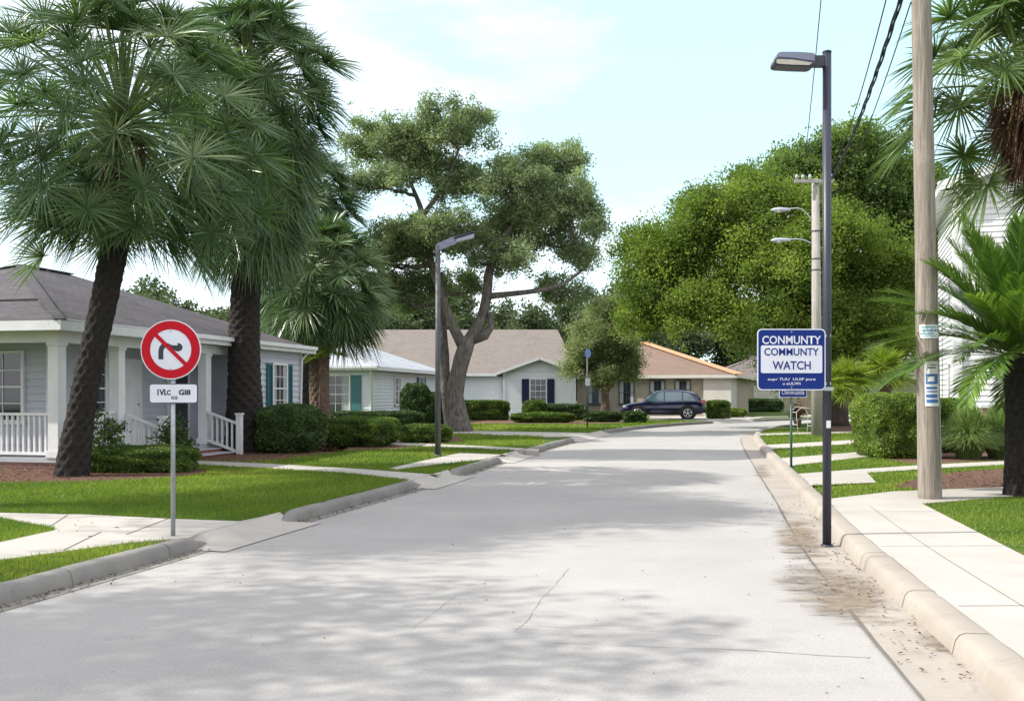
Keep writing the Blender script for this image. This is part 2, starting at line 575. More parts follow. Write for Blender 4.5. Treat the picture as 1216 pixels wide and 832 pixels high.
M_WHITE = mat('white_paint', (0.74, 0.75, 0.76), (0.66, 0.67, 0.67), 0.5, 2.5)
M_SIDING = mat('pale_siding_paint', (0.52, 0.55, 0.60), (0.46, 0.49, 0.54), 0.55, 1.5)
M_SIDINGW = mat('white_siding_paint', (0.76, 0.77, 0.78), (0.70, 0.71, 0.73), 0.5, 1.2)
M_SIDINGG = mat('porch_floor_paint', (0.42, 0.44, 0.47), (0.36, 0.38, 0.41), 0.6, 1.5)
M_SIDINGB = mat('ice_blue_siding_paint', (0.70, 0.73, 0.78), (0.64, 0.67, 0.72), 0.6, 1.5)
M_BEIGE = mat('beige_stucco', (0.36, 0.32, 0.25), (0.30, 0.265, 0.21), 0.8, 3, 0.3, 80)
M_CREAM = mat('cream_stucco', (0.56, 0.54, 0.49), (0.50, 0.48, 0.43), 0.8, 2, 0.2, 80)
M_TEAL = mat('teal_shutter_paint', (0.045, 0.17, 0.19), (0.035, 0.14, 0.16), 0.5)
M_NAVY = mat('navy_shutter_paint', (0.012, 0.028, 0.11), (0.010, 0.022, 0.09), 0.5)
M_RECESSDK = mat('recess_shade_dark', (0.035, 0.045, 0.06), None, 0.4)
M_GLASS = mat('window_glass', (0.03, 0.04, 0.05), (0.02, 0.025, 0.03), 0.06, 1.0, spec=0.9)
M_CURT = mat('net_curtain', (0.42, 0.44, 0.45), (0.30, 0.32, 0.34), 0.8, 10, stretch=(6, 6, 0.3))
M_BLACKMETAL = mat('dark_powder_coat', (0.022, 0.026, 0.042), (0.030, 0.034, 0.052), 0.42, 8, 0.05, 60)
M_STEEL = mat('galvanised_steel', (0.42, 0.45, 0.48), (0.33, 0.36, 0.39), 0.42, 14, metal=0.7)
M_GREYMETAL = mat('grey_metal', (0.10, 0.10, 0.105), (0.07, 0.07, 0.075), 0.5, 8, metal=0.3)
M_GREENMETAL = mat('green_post_paint', (0.045, 0.10, 0.085), (0.035, 0.08, 0.07), 0.5)
M_LAMPHEAD = mat('pale_lamp_housing', (0.42, 0.46, 0.52), (0.36, 0.40, 0.45), 0.45)
M_HEADBLUE = mat('bluegrey_lamp_housing', (0.20, 0.23, 0.32), (0.16, 0.18, 0.26), 0.4)
M_LENS = mat('lamp_lens', (0.50, 0.46, 0.40), (0.42, 0.38, 0.33), 0.25)
M_SIGNBLUE = mat('sign_blue', (0.006, 0.028, 0.20), (0.006, 0.025, 0.18), 0.5, 3, spec=.2)
M_SIGNWHITE = mat('sign_white', (0.70, 0.72, 0.80), (0.64, 0.66, 0.75), 0.4, 3)
M_SIGNRED = mat('sign_red', (0.50, 0.003, 0.016), (0.45, 0.003, 0.014), 0.5, 3, spec=.2)
M_SIGNBLACK = mat('sign_black', (0.015, 0.022, 0.035), None, 0.4)
M_CABLE = mat('black_cable', (0.02, 0.02, 0.024), None, 0.6)
M_PAPER = mat('weathered_paper', (0.72, 0.74, 0.74), (0.60, 0.62, 0.62), 0.8, 20)
M_TEALINK = mat('teal_print', (0.10, 0.32, 0.42), None, 0.7)
M_BLUEINK = mat('blue_print', (0.06, 0.16, 0.42), None, 0.7)
M_CARPAINT = mat('dark_blue_car_paint', (0.006, 0.010, 0.052), (0.006, 0.009, 0.044), 0.22, 2, metal=0.3, coat=1.0)
M_CARDARK = mat('black_car_plastic', (0.012, 0.012, 0.014), None, 0.5)
M_CARGLASS = mat('car_glass', (0.05, 0.10, 0.12), (0.04, 0.08, 0.10), 0.05, 1, spec=1.0, coat=1.0)
M_TYRE = mat('tyre_rubber', (0.014, 0.014, 0.015), None, 0.8)
M_RIM = mat('alloy_rim', (0.75, 0.76, 0.78), None, 0.3, metal=0.8)
M_TAIL = mat('tail_light_red', (0.55, 0.01, 0.012), None, 0.2, coat=1)
M_HEADL = mat('headlight_clear', (0.7, 0.75, 0.8), None, 0.12, coat=1)
M_BRICKRISER = mat('brick_red_riser', (0.24, 0.075, 0.055), (0.18, 0.06, 0.045), 0.8, 8)
M_JOINT = mat('joint_filler', (0.15, 0.138, 0.12), None, 0.95)
M_CRACK = mat('crack_dark', (0.24, 0.235, 0.228), None, 0.95)
M_TERRA = mat('terracotta', (0.20, 0.09, 0.05), None, 0.8)

# ------------------------------------------------------------------ road edges (road level), near to far
LE = [(-6.4, -4), (-5.5, 1), (-4.75, 4.8), (-3.97, 7.5), (-3.2, 10.6), (-2.85, 12), (-1.53, 17.2), (-1.12, 19), (-0.2, 23.4),
      (0.3, 25.6), (2.2, 33.3), (4.5, 41.5), (8.1, 49.0), (12.7, 55.2), (18.8, 60.5), (26, 64.5), (38, 68.5), (60, 72), (110, 76), (220, 80)]
RE = [(1.2, -4), (1.85, 1), (2.62, 5.2), (2.88, 6.75), (3.50, 10.26), (4.43, 14.7), (5.55, 20.2), (7.6, 30.1), (9.1, 36.5),
      (10.9, 42), (13.9, 48), (18.5, 53), (25, 57), (38, 61), (60, 64.5), (110, 68.5), (220, 72.5)]
LEs = [tuple(p) for p in catmull(LE, 0.4)]
REs = [tuple(p) for p in catmull(RE, 0.4)]


def offset(poly, d):
    """shift a polyline sideways by d (number or list), positive to its left"""
    out = []
    for i, p in enumerate(poly):
        a, b_ = poly[max(i - 1, 0)], poly[min(i + 1, len(poly) - 1)]
        t = Vector((b_[0] - a[0], b_[1] - a[1])).normalized()
        dd = d[i] if hasattr(d, '__len__') else d
        out.append((p[0] - t.y * dd, p[1] + t.x * dd))
    return out


def at_y(poly, y):
    for a, b_ in zip(poly, poly[1:]):
        if a[1] <= y <= b_[1]:
            t = (y - a[1]) / (b_[1] - a[1])
            return (a[0] + t * (b_[0] - a[0]), y)


def strip(mb, A, B, za, zb=None):
    zb = za if zb is None else zb
    n_ = len(A)
    vs = [(p[0], p[1], za) for p in A] + [(p[0], p[1], zb) for p in B]
    fs = []
    for i in range(n_ - 1):
        q = (i, i + 1, n_ + i + 1, n_ + i)
        a, b_, c = Vector(vs[q[0]]), Vector(vs[q[1]]), Vector(vs[q[2]])
        fs.append(q if (b_ - a).cross(c - a).z > 0 else q[::-1])
    mb.add(vs, fs)


GAPS_L = [(10.6, 12.0), (17.2, 18.9), (23.5, 25.4), (33.4, 39.5)]
road = MB()
# resample both edges to the same count
def resample(poly, n_):
    P = np.array(poly); d = np.r_[0, np.cumsum(np.linalg.norm(np.diff(P, axis=0), axis=1))]
    t = np.linspace(0, d[-1], n_)
    return [(float(np.interp(k, d, P[:, 0])), float(np.interp(k, d, P[:, 1]))) for k in t]
strip(road, resample(offset(LEs, 0.1), 260), resample(offset(REs, -0.1), 260), 0.0)
tag(road.build('road', M_ROAD), kind='structure')

# far base sheet to the horizon, below everything
g = MB(); g.poly([(-1500, -60), (1500, -60), (1500, 2500), (-1500, 2500)], -0.06)
tag(g.build('ground', M_LAWN), kind='structure')


def in_gap(y, gaps, pad=0.0):
    return any(a - pad < y < b_ + pad for a, b_ in gaps)


offL = 0.18
lawnL = MB()
edge = offset(LEs, offL)
lawnL.slab(edge + [(220, 900), (-300, 900), (-300, -4)], 0.122)
tag(lawnL.build('lawn', M_LAWN), kind='structure')
lawnR = MB()
edge = offset(REs, -0.24)
lawnR.slab(edge + [(220, -4)], 0.122)
tag(lawnR.build('lawn', M_LAWN), kind='structure')

# kerbs
def kerb(side, y0, y1, w, matl, taper0, taper1, name='kerb'):
    poly = LEs if side > 0 else REs
    P = [at_y(poly, y0)] + [p for p in poly if y0 < p[1] < y1] + ([at_y(poly, y1)] if at_y(poly, y1) else [])
    P = [tuple(q) for q in catmull(P, 0.09)] if len(P) > 2 else P
    d = [0]
    for a, b_ in zip(P, P[1:]): d.append(d[-1] + math.dist(a, b_))
    L = d[-1]
    prof = [(0.0, -0.02), (0.0, 0.0), (0.022, 0.095), (0.045, 0.128), (0.08, 0.142), (w - 0.03, 0.144), (w, 0.132), (w, -0.02)]
    mb = MB()
    rows = []
    for o_, z in prof:
        rows.append((offset(P, side * o_), z))
    n_ = len(P)
    vs = []
    for i in range(n_):
        f = 1.0
        if taper0: f = min(f, 0.12 + 0.88 * min(1, d[i] / taper0))
        if taper1: f = min(f, 0.12 + 0.88 * min(1, (L - d[i]) / taper1))
        # small construction joints every 3 m
        for (row, z) in rows:
            jz = z * f if z > 0 else z
            wob = 0.004 * math.sin(d[i] * 1.7) + 0.005 * mnoise.noise(Vector((row[i][0] * 5, row[i][1] * 5, z * 20)))
            if abs((d[i] % 3.0) - 1.5) < 0.08 and z > 0.05: jz -= 0.010
            vs.append((row[i][0], row[i][1], jz + (wob if z > 0 else 0)))
    k = len(prof)
    fs = []
    for i in range(n_ - 1):
        for j in range(k - 1):
            q = (i * k + j, i * k + j + 1, (i + 1) * k + j + 1, (i + 1) * k + j)
            fs.append(q if side > 0 else q[::-1])
    fs.append(tuple(range(k)) if side < 0 else tuple(reversed(range(k))))
    e = (n_ - 1) * k
    fs.append(tuple(reversed(range(e, e + k))) if side < 0 else tuple(range(e, e + k)))
    mb.add(vs, fs, True)
    o = mb.build(name, matl)
    bm = bmesh.new(); bm.from_mesh(o.data); bmesh.ops.recalc_face_normals(bm, faces=bm.faces); bm.to_mesh(o.data); bm.free()
    tag(o, kind='structure')


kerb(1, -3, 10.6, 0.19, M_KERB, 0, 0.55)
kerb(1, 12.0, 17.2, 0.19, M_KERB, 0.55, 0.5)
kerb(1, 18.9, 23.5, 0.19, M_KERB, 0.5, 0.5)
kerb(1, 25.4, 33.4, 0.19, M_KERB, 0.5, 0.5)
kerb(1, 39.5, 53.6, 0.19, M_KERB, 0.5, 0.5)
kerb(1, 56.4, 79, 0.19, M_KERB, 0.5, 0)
kerb(-1, -3, 9.0, 0.25, M_KERBR, 0, 0)
kerb(-1, 9.02, 72, 0.25, M_KERBR, 0, 0)
# open joints between kerb stones
def kjoint(side, y, w):
    a = at_y(REs if side < 0 else LEs, y); b_ = at_y(REs if side < 0 else LEs, y + .009)
    pr = [(-.002, 0.0), (.020, .097), (.043, .131), (.08, .1455), (w - .03, .1475), (w, .135)]
    A = [(*(offset([a, b_], side * o_)[0]), z) for o_, z in pr]; B = [(*(offset([a, b_], side * o_)[1]), z) for o_, z in pr]
    mb = MB(); mb.add(A + B, [(i, i + 1, 6 + i + 1, 6 + i) for i in range(5)])
    tag(mb.build('kerb_joint', M_JOINT), kind='structure')
for y in (6.1, 7.45, 9.2, 11.3, 13.6, 16.2, 19.2, 22.5): kjoint(-1, y, .25)
for y in (8.3, 9.7, 14.5, 21): kjoint(1, y, .19)

gut = MB()
sub = [p for p in REs]
strip(gut, offset(sub, 0.40), offset(sub, -0.01), 0.008, 0.006)
tag(gut.build('gutter', M_GUTTER), kind='structure')
gut = MB()
seg = [p for p in LEs if p[1] < 60]
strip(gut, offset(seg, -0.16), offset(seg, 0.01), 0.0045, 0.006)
tag(gut.build('gutter', M_KERB), kind='structure')

# concrete pavements, driveways, aprons
CONC = []
def eL(y, o_=0.18):
    q = offset(LEs, o_)
    return at_y(q, y)
def eR(y, o_=0.24):
    q = offset(REs, -o_)
    return at_y(q, y)
def P_(l): return [gp(*q) for q in l]

CONC.append(P_([(-260, 602), (0, 609), (100, 611), (200, 616), (285, 619)]) + [eL(12.05), eL(11.6), eL(11.1), eL(10.55)] + P_([(224, 638.5), (150, 635), (68, 629), (60, 625), (0, 614), (-260, 607)]))
CONC.append(P_([(68, 629), (150, 635), (224, 638.5), (150, 645), (0, 665), (-300, 702), (-300, 680), (0, 644)]))
CONC.append(P_([(225, 546.5), (320, 550.5), (430, 557), (490, 561.5), (520, 564)]) + [eL(18.8), eL(18), eL(17.3)] + P_([(489, 570), (420, 562), (320, 556), (225, 551)]))
CONC.append(P_([(460, 556.5), (500, 547.5), (547, 537.5), (600, 540)]) + [eL(25.4), eL(24.5), eL(23.5)] + P_([(573, 545.5), (520, 551), (470, 558)]))
CONC.append(P_([(380, 522), (470, 525.2), (560, 529), (640, 533), (640, 535.5), (560, 532), (470, 528.5), (380, 526)]))
CONC.append(P_([(500, 509), (560, 511.5), (650, 513), (700, 514)]) + [eL(39.0), eL(36.5), eL(34.0)] + P_([(650, 518.5), (560, 515), (500, 513)]))
CONC.append(P_([(770, 498.5), (800, 498)]) + [(xat(800, 53) + 1.0, 54.5), eL(53.5), eL(56.5)] + [(16.2, 62), (13.6, 66), (9.2, 64.5)])
CONC.append([eL(59.5, 3.5), eL(62, 3.5), (40, 72.5), (80, 77), (80, 78.5), (40, 74), (26, 69.8), (19.5, 66.5)])
# right side
Rw = [eR(y) for y in (3.0, 4, 5, 6, 7, 8, 9, 10, 11, 12, 13, 13.9)]
CONC.append(Rw + P_([(1060, 583.5), (1216, 577.5), (1500, 570), (1500, 580), (1216, 588), (1095, 598), (1216, 660), (1330, 720)]) + [(4.62, 5.0), (4.3, 3.0)])
CONC.append([eR(15.7)] + [eR(17), eR(18.3)] + P_([(1028, 556.5), (1089, 552.5), (1216, 546), (1500, 536), (1500, 540), (1216, 550.5), (1100, 556.5), (1030, 561.5), (1041, 573), (960, 576.5)]))
CONC.append([eR(20.3), eR(22.7)] + P_([(1033, 535.5), (1120, 531), (1120, 536), (1040, 541)]))
CONC.append([eR(26.4), eR(28.6)] + P_([(1027, 521.5), (1120, 518), (1120, 521.5), (1031, 525.5)]))
CONC.append([eR(35), eR(36.6)] + P_([(1023, 511.5), (1120, 509.5), (1120, 511.3), (1024, 513.5)]))
for c in CONC:
    mb = MB(); mb.slab(c, 0.1365)
    tag(mb.build('pavement', M_PAVE), kind='structure')
# sloped aprons that lead from the road up to the drives
for (a, b_) in GAPS_L + [(53.6, 56.4)]:
    a, b_ = a - .45, b_ + .4
    NS = 24
    P = [at_y(LEs, a + (b_ - a) * k / NS) for k in range(NS + 1)]
    rows = []
    for o_, zz in ((-.34, .0095), (-.1, .040), (.08, .093), (.20, .1385)):
        O = offset(P, o_); rows.append([])
        for k, q in enumerate(O):
            e_ = min(1, min(k, NS - k) / NS * (b_ - a) / .5)
            rows[-1].append((q[0], q[1], .0095 + (zz - .0095) * (.02 + .98 * e_) if o_ < .19 else zz if e_ > .05 else .10))
    mb = MB(); n_ = NS + 1
    mb.add([q for r_ in rows for q in r_], [(j * n_ + i, (j + 1) * n_ + i, (j + 1) * n_ + i + 1, j * n_ + i + 1)[::-1] for j in range(3) for i in range(NS)])
    o = mb.build('driveway_apron', M_PAVE)
    tag(o, kind='structure')

# mulch beds
BEDS = [P_([(-120, 560), (100, 556), (225, 554), (250, 560), (215, 566), (120, 571), (0, 573), (-120, 574)]),
        P_([(235, 541), (300, 533), (400, 529), (405, 536), (330, 546), (285, 548), (240, 546)]),
        P_([(375, 520), (470, 517), (545, 518), (548, 524), (470, 533), (375, 535)]),
        P_([(470, 499), (610, 498), (700, 499.5), (770, 498.5), (745, 502), (690, 503.5), (600, 503), (480, 503)]),
        P_([(535, 508.5), (560, 508.5), (566, 513), (540, 515), (522, 512)]),
        P_([(1060, 578), (1085, 569), (1130, 561), (1216, 555), (1400, 550), (1400, 568), (1216, 577), (1110, 581)]),
        P_([(970, 504), (1100, 502), (1110, 510), (1030, 514), (975, 512)]),
        P_([(1030, 541), (1120, 534), (1400, 528), (1400, 540), (1216, 545.5), (1090, 551)])]
for c in BEDS:
    mb = MB(); mb.poly([tuple(q) for q in catmull(c + [c[0]], 0.4)][:-1], 0.1305)
    tag(mb.build('mulch_bed', M_MULCH, ), kind='structure')

# joints in the pavement and cracks in the road
def joint(a, b_, w, z, matl, name='pavement_joint', jag=0.0):
    A, B = Vector((*a, 0)), Vector((*b_, 0))
    n_ = max(2, int((B - A).length / 0.12)) if jag else 2
    t = (B - A).normalized(); s = Vector((-t.y, t.x, 0))
    L, Rr = [], []
    off = 0
    for i in range(n_):
        p = A.lerp(B, i / (n_ - 1))
        off = off * 0.86 + random.uniform(-jag, jag)
        ww = w * (random.uniform(0.3, 1.3) if jag else 1)
        L.append((p + s * (off + ww / 2))[:2]); Rr.append((p + s * (off - ww / 2))[:2])
    mb = MB(); strip(mb, L, Rr, z)
    tag(mb.build(name, matl), kind='structure')


def gj(p, q, z=LZ): return gp(*p, z), gp(*q, z)
for y in (5.2, 6.9, 9.6, 12.4):
    joint(eR(y, 0.27), (eR(y, 0.27)[0] + 1.62 + (y - 5) * 0.03, y + 0.05), 0.011, 0.1405, M_JOINT)
jl = [eR(y, 0.72) for y in (3, 5, 7, 9, 11, 13)]
for a, b_ in zip(jl, jl[1:]): joint(a, b_, 0.007, 0.1405, M_JOINT)
for p, q in (((80, 612), (60, 625)), ((200, 616), (150, 635)), ((120, 632), (75, 654)), ((300, 553.3), (292, 554.5)), ((390, 556), (370, 559.5))):
    joint(*gj(p, q), 0.015, 0.1405, M_JOINT)
for p, q, w in (((660, 763), (900, 772), .006), ((860, 771), (1035, 781), .009), ((600, 742), (858, 753), .004), ((676, 675), (612, 750), .005),
                ((270, 664), (420, 655), .005), ((480, 752), (540, 708), .004)):
    joint(*gj(p, q, 0), w, 0.004, M_CRACK, 'road_crack', 0.012)
gl = offset([p for p in REs if p[1] < 36], 0.415)
mb = MB()
A = [(p[0] + random.uniform(-.008, .008) - 0.011, p[1]) for p in gl]
B = [(p[0] + random.uniform(-.008, .008) + 0.011, p[1]) for p in gl]
strip(mb, A, B, 0.011)
tag(mb.build('gutter_joint', M_JOINT), kind='structure')

# dirt washed up in the gutter on the right
def dirt(c, rx, ry, rot, power=1.0):
    n1, n2 = 40, 16
    V, T, Q = [], [], []
    for j in range(n2 + 1):
        for i in range(n1):
            a = 2 * math.pi * i / n1; r = j / n2
            x_, y_ = math.cos(a) * r * rx, math.sin(a) * r * ry
            V.append((c[0] + x_ * math.cos(rot) - y_ * math.sin(rot), c[1] + x_ * math.sin(rot) + y_ * math.cos(rot), 0.0145))
            T.append(power * (1 - r ** 1.6) * 0.62)
    for j in range(n2):
        for i in range(n1):
            k = (i + 1) % n1
            Q.append((j * n1 + i, (j + 1) * n1 + i, (j + 1) * n1 + k, j * n1 + k))
    o = link('gutter_dirt', np_mesh('gutter_dirt', V, Q, M_DIRT, T))
    tag(o, kind='stuff')
dirt(gp(985, 700, 0), 0.75, 2.4, R(-8), 0.96)
dirt(gp(950, 640, 0), 0.55, 3.2, R(-13), 0.9)
dirt(gp(905, 560, 0), 0.4, 5, R(-14), 0.78)
dirt(gp(1120, 770, 0), 0.25, 1.6, R(-9), 0.7)

# ------------------------------------------------------------------ turf blades
def pip(poly, X, Y):
    P = np.array(poly); ins = np.zeros(len(X), bool)
    j = len(P) - 1
    for i in range(len(P)):
        c = ((P[i, 1] > Y) != (P[j, 1] > Y)) & (X < (P[j, 0] - P[i, 0]) * (Y - P[i, 1]) / (P[j, 1] - P[i, 1] + 1e-12) + P[i, 0])
        ins ^= c; j = i
    return ins


def turf(side, x0, x1, y0, y1, dens, h, w, name='turf'):
    n_ = int((x1 - x0) * (y1 - y0) * dens)
    X = rng.uniform(x0, x1, n_); Y = rng.uniform(y0, y1, n_)
    poly = LEs if side > 0 else REs
    Pe = np.array(offset(poly, 0.2) if side > 0 else offset(poly, -0.27)); Pe = Pe[Pe[:, 1] < 60]
    ex = np.interp(Y, Pe[:, 1], Pe[:, 0])
    keep = (X < ex) if side > 0 else (X > ex)
    keep &= np.abs(X) < Y * 0.56 + 0.5
    jx, jy = X + rng.normal(0, .012, n_), Y + rng.normal(0, .012, n_)
    for c in CONC + BEDS: keep &= ~pip(c, jx, jy)
    X, Y = X[keep], Y[keep]; n_ = len(X)
    pat = np.array([mnoise.noise(Vector((x_ * .8, y_ * .8, 1))) for x_, y_ in zip(X[:: 1], Y[:: 1])]) if n_ < 400000 else 0
    H = h * rng.uniform(.5, 1.25, n_) * (1 + 0.35 * pat)
    a = rng.uniform(0, 2 * np.pi, n_); lean = rng.uniform(0.1, 0.9, n_) * H
    b2 = rng.uniform(0, 2 * np.pi, n_)
    V = np.empty((n_, 3, 3))
    ww = w * rng.uniform(.6, 1.3, n_) / 2
    V[:, 0] = np.stack([X - np.cos(a) * ww, Y - np.sin(a) * ww, np.full(n_, .12)], 1)
    V[:, 1] = np.stack([X + np.cos(a) * ww, Y + np.sin(a) * ww, np.full(n_, .12)], 1)
    V[:, 2] = np.stack([X + np.cos(b2) * lean, Y + np.sin(b2) * lean, .12 + H], 1)
    pat2 = np.array([mnoise.noise(Vector((x_ * .28, y_ * .28, 7))) for x_, y_ in zip(X, Y)])
    t = np.clip(0.42 + 0.35 * pat + .45 * pat2 + rng.normal(0, .2, n_), 0, 1)
    o = link(name, np_mesh(name, V.reshape(-1, 3), None, M_BLADE, np.repeat(t, 3), tris=np.arange(n_ * 3).reshape(-1, 3)))
    tag(o, kind='stuff')


turf(1, -8.5, -2.2, 7.0, 14, 2600, .045, .010)
turf(1, -12, -1, 14, 21, 1300, .05, .015)
turf(1, -14, 1, 21, 34, 380, .06, .028)
turf(-1, 5, 9.5, 8, 14.2, 1800, .04, .011)
turf(-1, 4.5, 14, 14.2, 24, 700, .045, .02)
turf(-1, 6, 18, 24, 40, 220, .055, .035)
turf(1, -8, 12, 34, 55, 120, .07, .05)

# ------------------------------------------------------------------ foliage builders
def rand_dirs(n_):
    d = rng.normal(size=(n_, 3)); return d / np.linalg.norm(d, axis=1)[:, None]


def leaf_quads(C, D, size, tint, aspect=0.5, bend=0.25):
    """one bent diamond per leaf centre C with facing normals D"""
    n_ = len(C)
    r = rand_dirs(n_)
    t = np.cross(D, r); t /= np.linalg.norm(t, axis=1)[:, None] + 1e-9
    s = np.cross(D, t)
    L = size * rng.uniform(.6, 1.4, n_)[:, None]
    V = np.empty((n_, 4, 3))
    V[:, 0] = C - t * L * .5
    V[:, 1] = C - s * L * .5 * aspect + D * L * bend * .3
    V[:, 2] = C + t * L * .5 - D * L * bend
    V[:, 3] = C + s * L * .5 * aspect + D * L * bend * .3
    return V.reshape(-1, 3), np.arange(n_ * 4).reshape(-1, 4), np.repeat(tint, 4)


def crown(lobes, n_leaf, size, clump=0.75, cpm=1.0, flat=0.6, fill=0.25, tvar=0.22):
    """lobes: (x,y,z,rx,ry,rz). returns leaves + clump centres"""
    vols = np.array([(l[3] * l[4] + l[3] * l[5] + l[4] * l[5]) for l in lobes])
    cs, own = [], []
    for li_, l in enumerate(lobes):
        k = max(6, int(cpm * vols[li_] / clump ** 2 * 2.2))
        d = rand_dirs(k)
        d[:, 2] = np.where(d[:, 2] < -0.6, -d[:, 2] * .6, d[:, 2])
        wob = np.array([mnoise.noise(Vector(q * 1.7) + Vector((li_ * 7.3, 0, 0))) for q in d])
        rr = np.where(rng.random(k) < fill + .15, rng.uniform(.25, .85, k), rng.uniform(.75, 1.12, k)) * (1 + .45 * wob)
        cs.append(np.array(l[:3]) + d * rr[:, None] * np.array(l[3:6])); own += [li_] * k
    cs = np.concatenate(cs); own = np.array(own)
    k = len(cs)
    cr_ = clump * rng.uniform(.45, 1.3, k)
    ct = np.clip(rng.normal(.45, tvar, k), 0, 1)
    # twigs round every clump centre, leaves in a spray round every twig
    nt = n_leaf // 16
    w = cr_ ** 2; w /= w.sum()
    ti = rng.choice(k, nt, p=w)
    tw_ = cs[ti] + rng.normal(size=(nt, 3)) * (cr_[ti] * .52)[:, None] * np.array([1, 1, flat])
    idx = rng.integers(0, nt, n_leaf)
    C = tw_[idx] + rng.normal(size=(n_leaf, 3)) * (clump * .17 + size * .5) * np.array([1, 1, .8])
    N = rand_dirs(n_leaf) + np.array([0, 0, .35]); N /= np.linalg.norm(N, axis=1)[:, None]
    tt_ = ct[ti] + rng.normal(0, .10, nt)
    tint = np.clip(tt_[idx] + rng.normal(0, .14, n_leaf), 0, 1)
    V, Q, T = leaf_quads(C, N, size, tint, .6)
    return V, Q, T, cs, own


def limb_path(a, b_, sag=0.15, wob=0.12, n_=6):
    a, b_ = Vector(a), Vector(b_)
    L = (b_ - a).length
    out = []
    for i in range(n_ + 1):
        t = i / n_
        p = a.lerp(b_, t)
        k = math.sin(math.pi * t) * L
        p += Vector((random.uniform(-1, 1) * wob * k * .5, random.uniform(-1, 1) * wob * k * .5, -sag * k * .4 + random.uniform(-1, 1) * wob * k * .3))
        out.append(p)
    return out


def tree(name, label, cat, loc, lobes, trunk_paths, n_leaf, size, mleaf, mbark, clump=.75, flat=.6, cpm=1.0, fill=.25, group=None, twig=.35, twr=0.03, tvar=.22):
    t = thing(name, label, cat, loc, 0, group)
    V, Q, T, cs, own = crown(lobes, n_leaf, size, clump, cpm, flat, fill, tvar)
    link('crown', np_mesh('crown', V, Q, mleaf, T), t)
    mb = MB()
    ends = []
    for pts, r in trunk_paths:
        P = catmull(pts, .35)
        rr = np.interp(np.linspace(0, 1, len(P)), np.linspace(0, 1, len(r)), r)
        mb.tube(P, list(rr), 12, jitter=.05)
        ends += [Vector(p) for p in P[len(P) // 3:]]
    # branches: every lobe joined to the nearest limb, clumps joined to the lobe centres
    for li_, l in enumerate(lobes):
        c = Vector(l[:3])
        c2 = c - Vector((0, 0, l[5] * .3))
        e = min(ends, key=lambda p: (p - c2).length + max(0, p.z - c2.z) * 1.5)
        P = limb_path(e, c2, .1, .16, 7)
        r0 = 0.022 * (e - c2).length + .05
        mb.tube(P, [r0 * (1 - .6 * k / 7) for k in range(8)], 7, jitter=.05)
        mine = cs[own == li_]
        for q in mine[: int(len(mine) * twig)]:
            s_ = random.choice(P[3:])
            P2 = limb_path(s_, q, .05, .2, 4)
            mb.tube(P2, [twr * (1.4 - k * .28) for k in range(5)], 4, cap=False)
    mb.build('trunk', mbark, t)
    return t


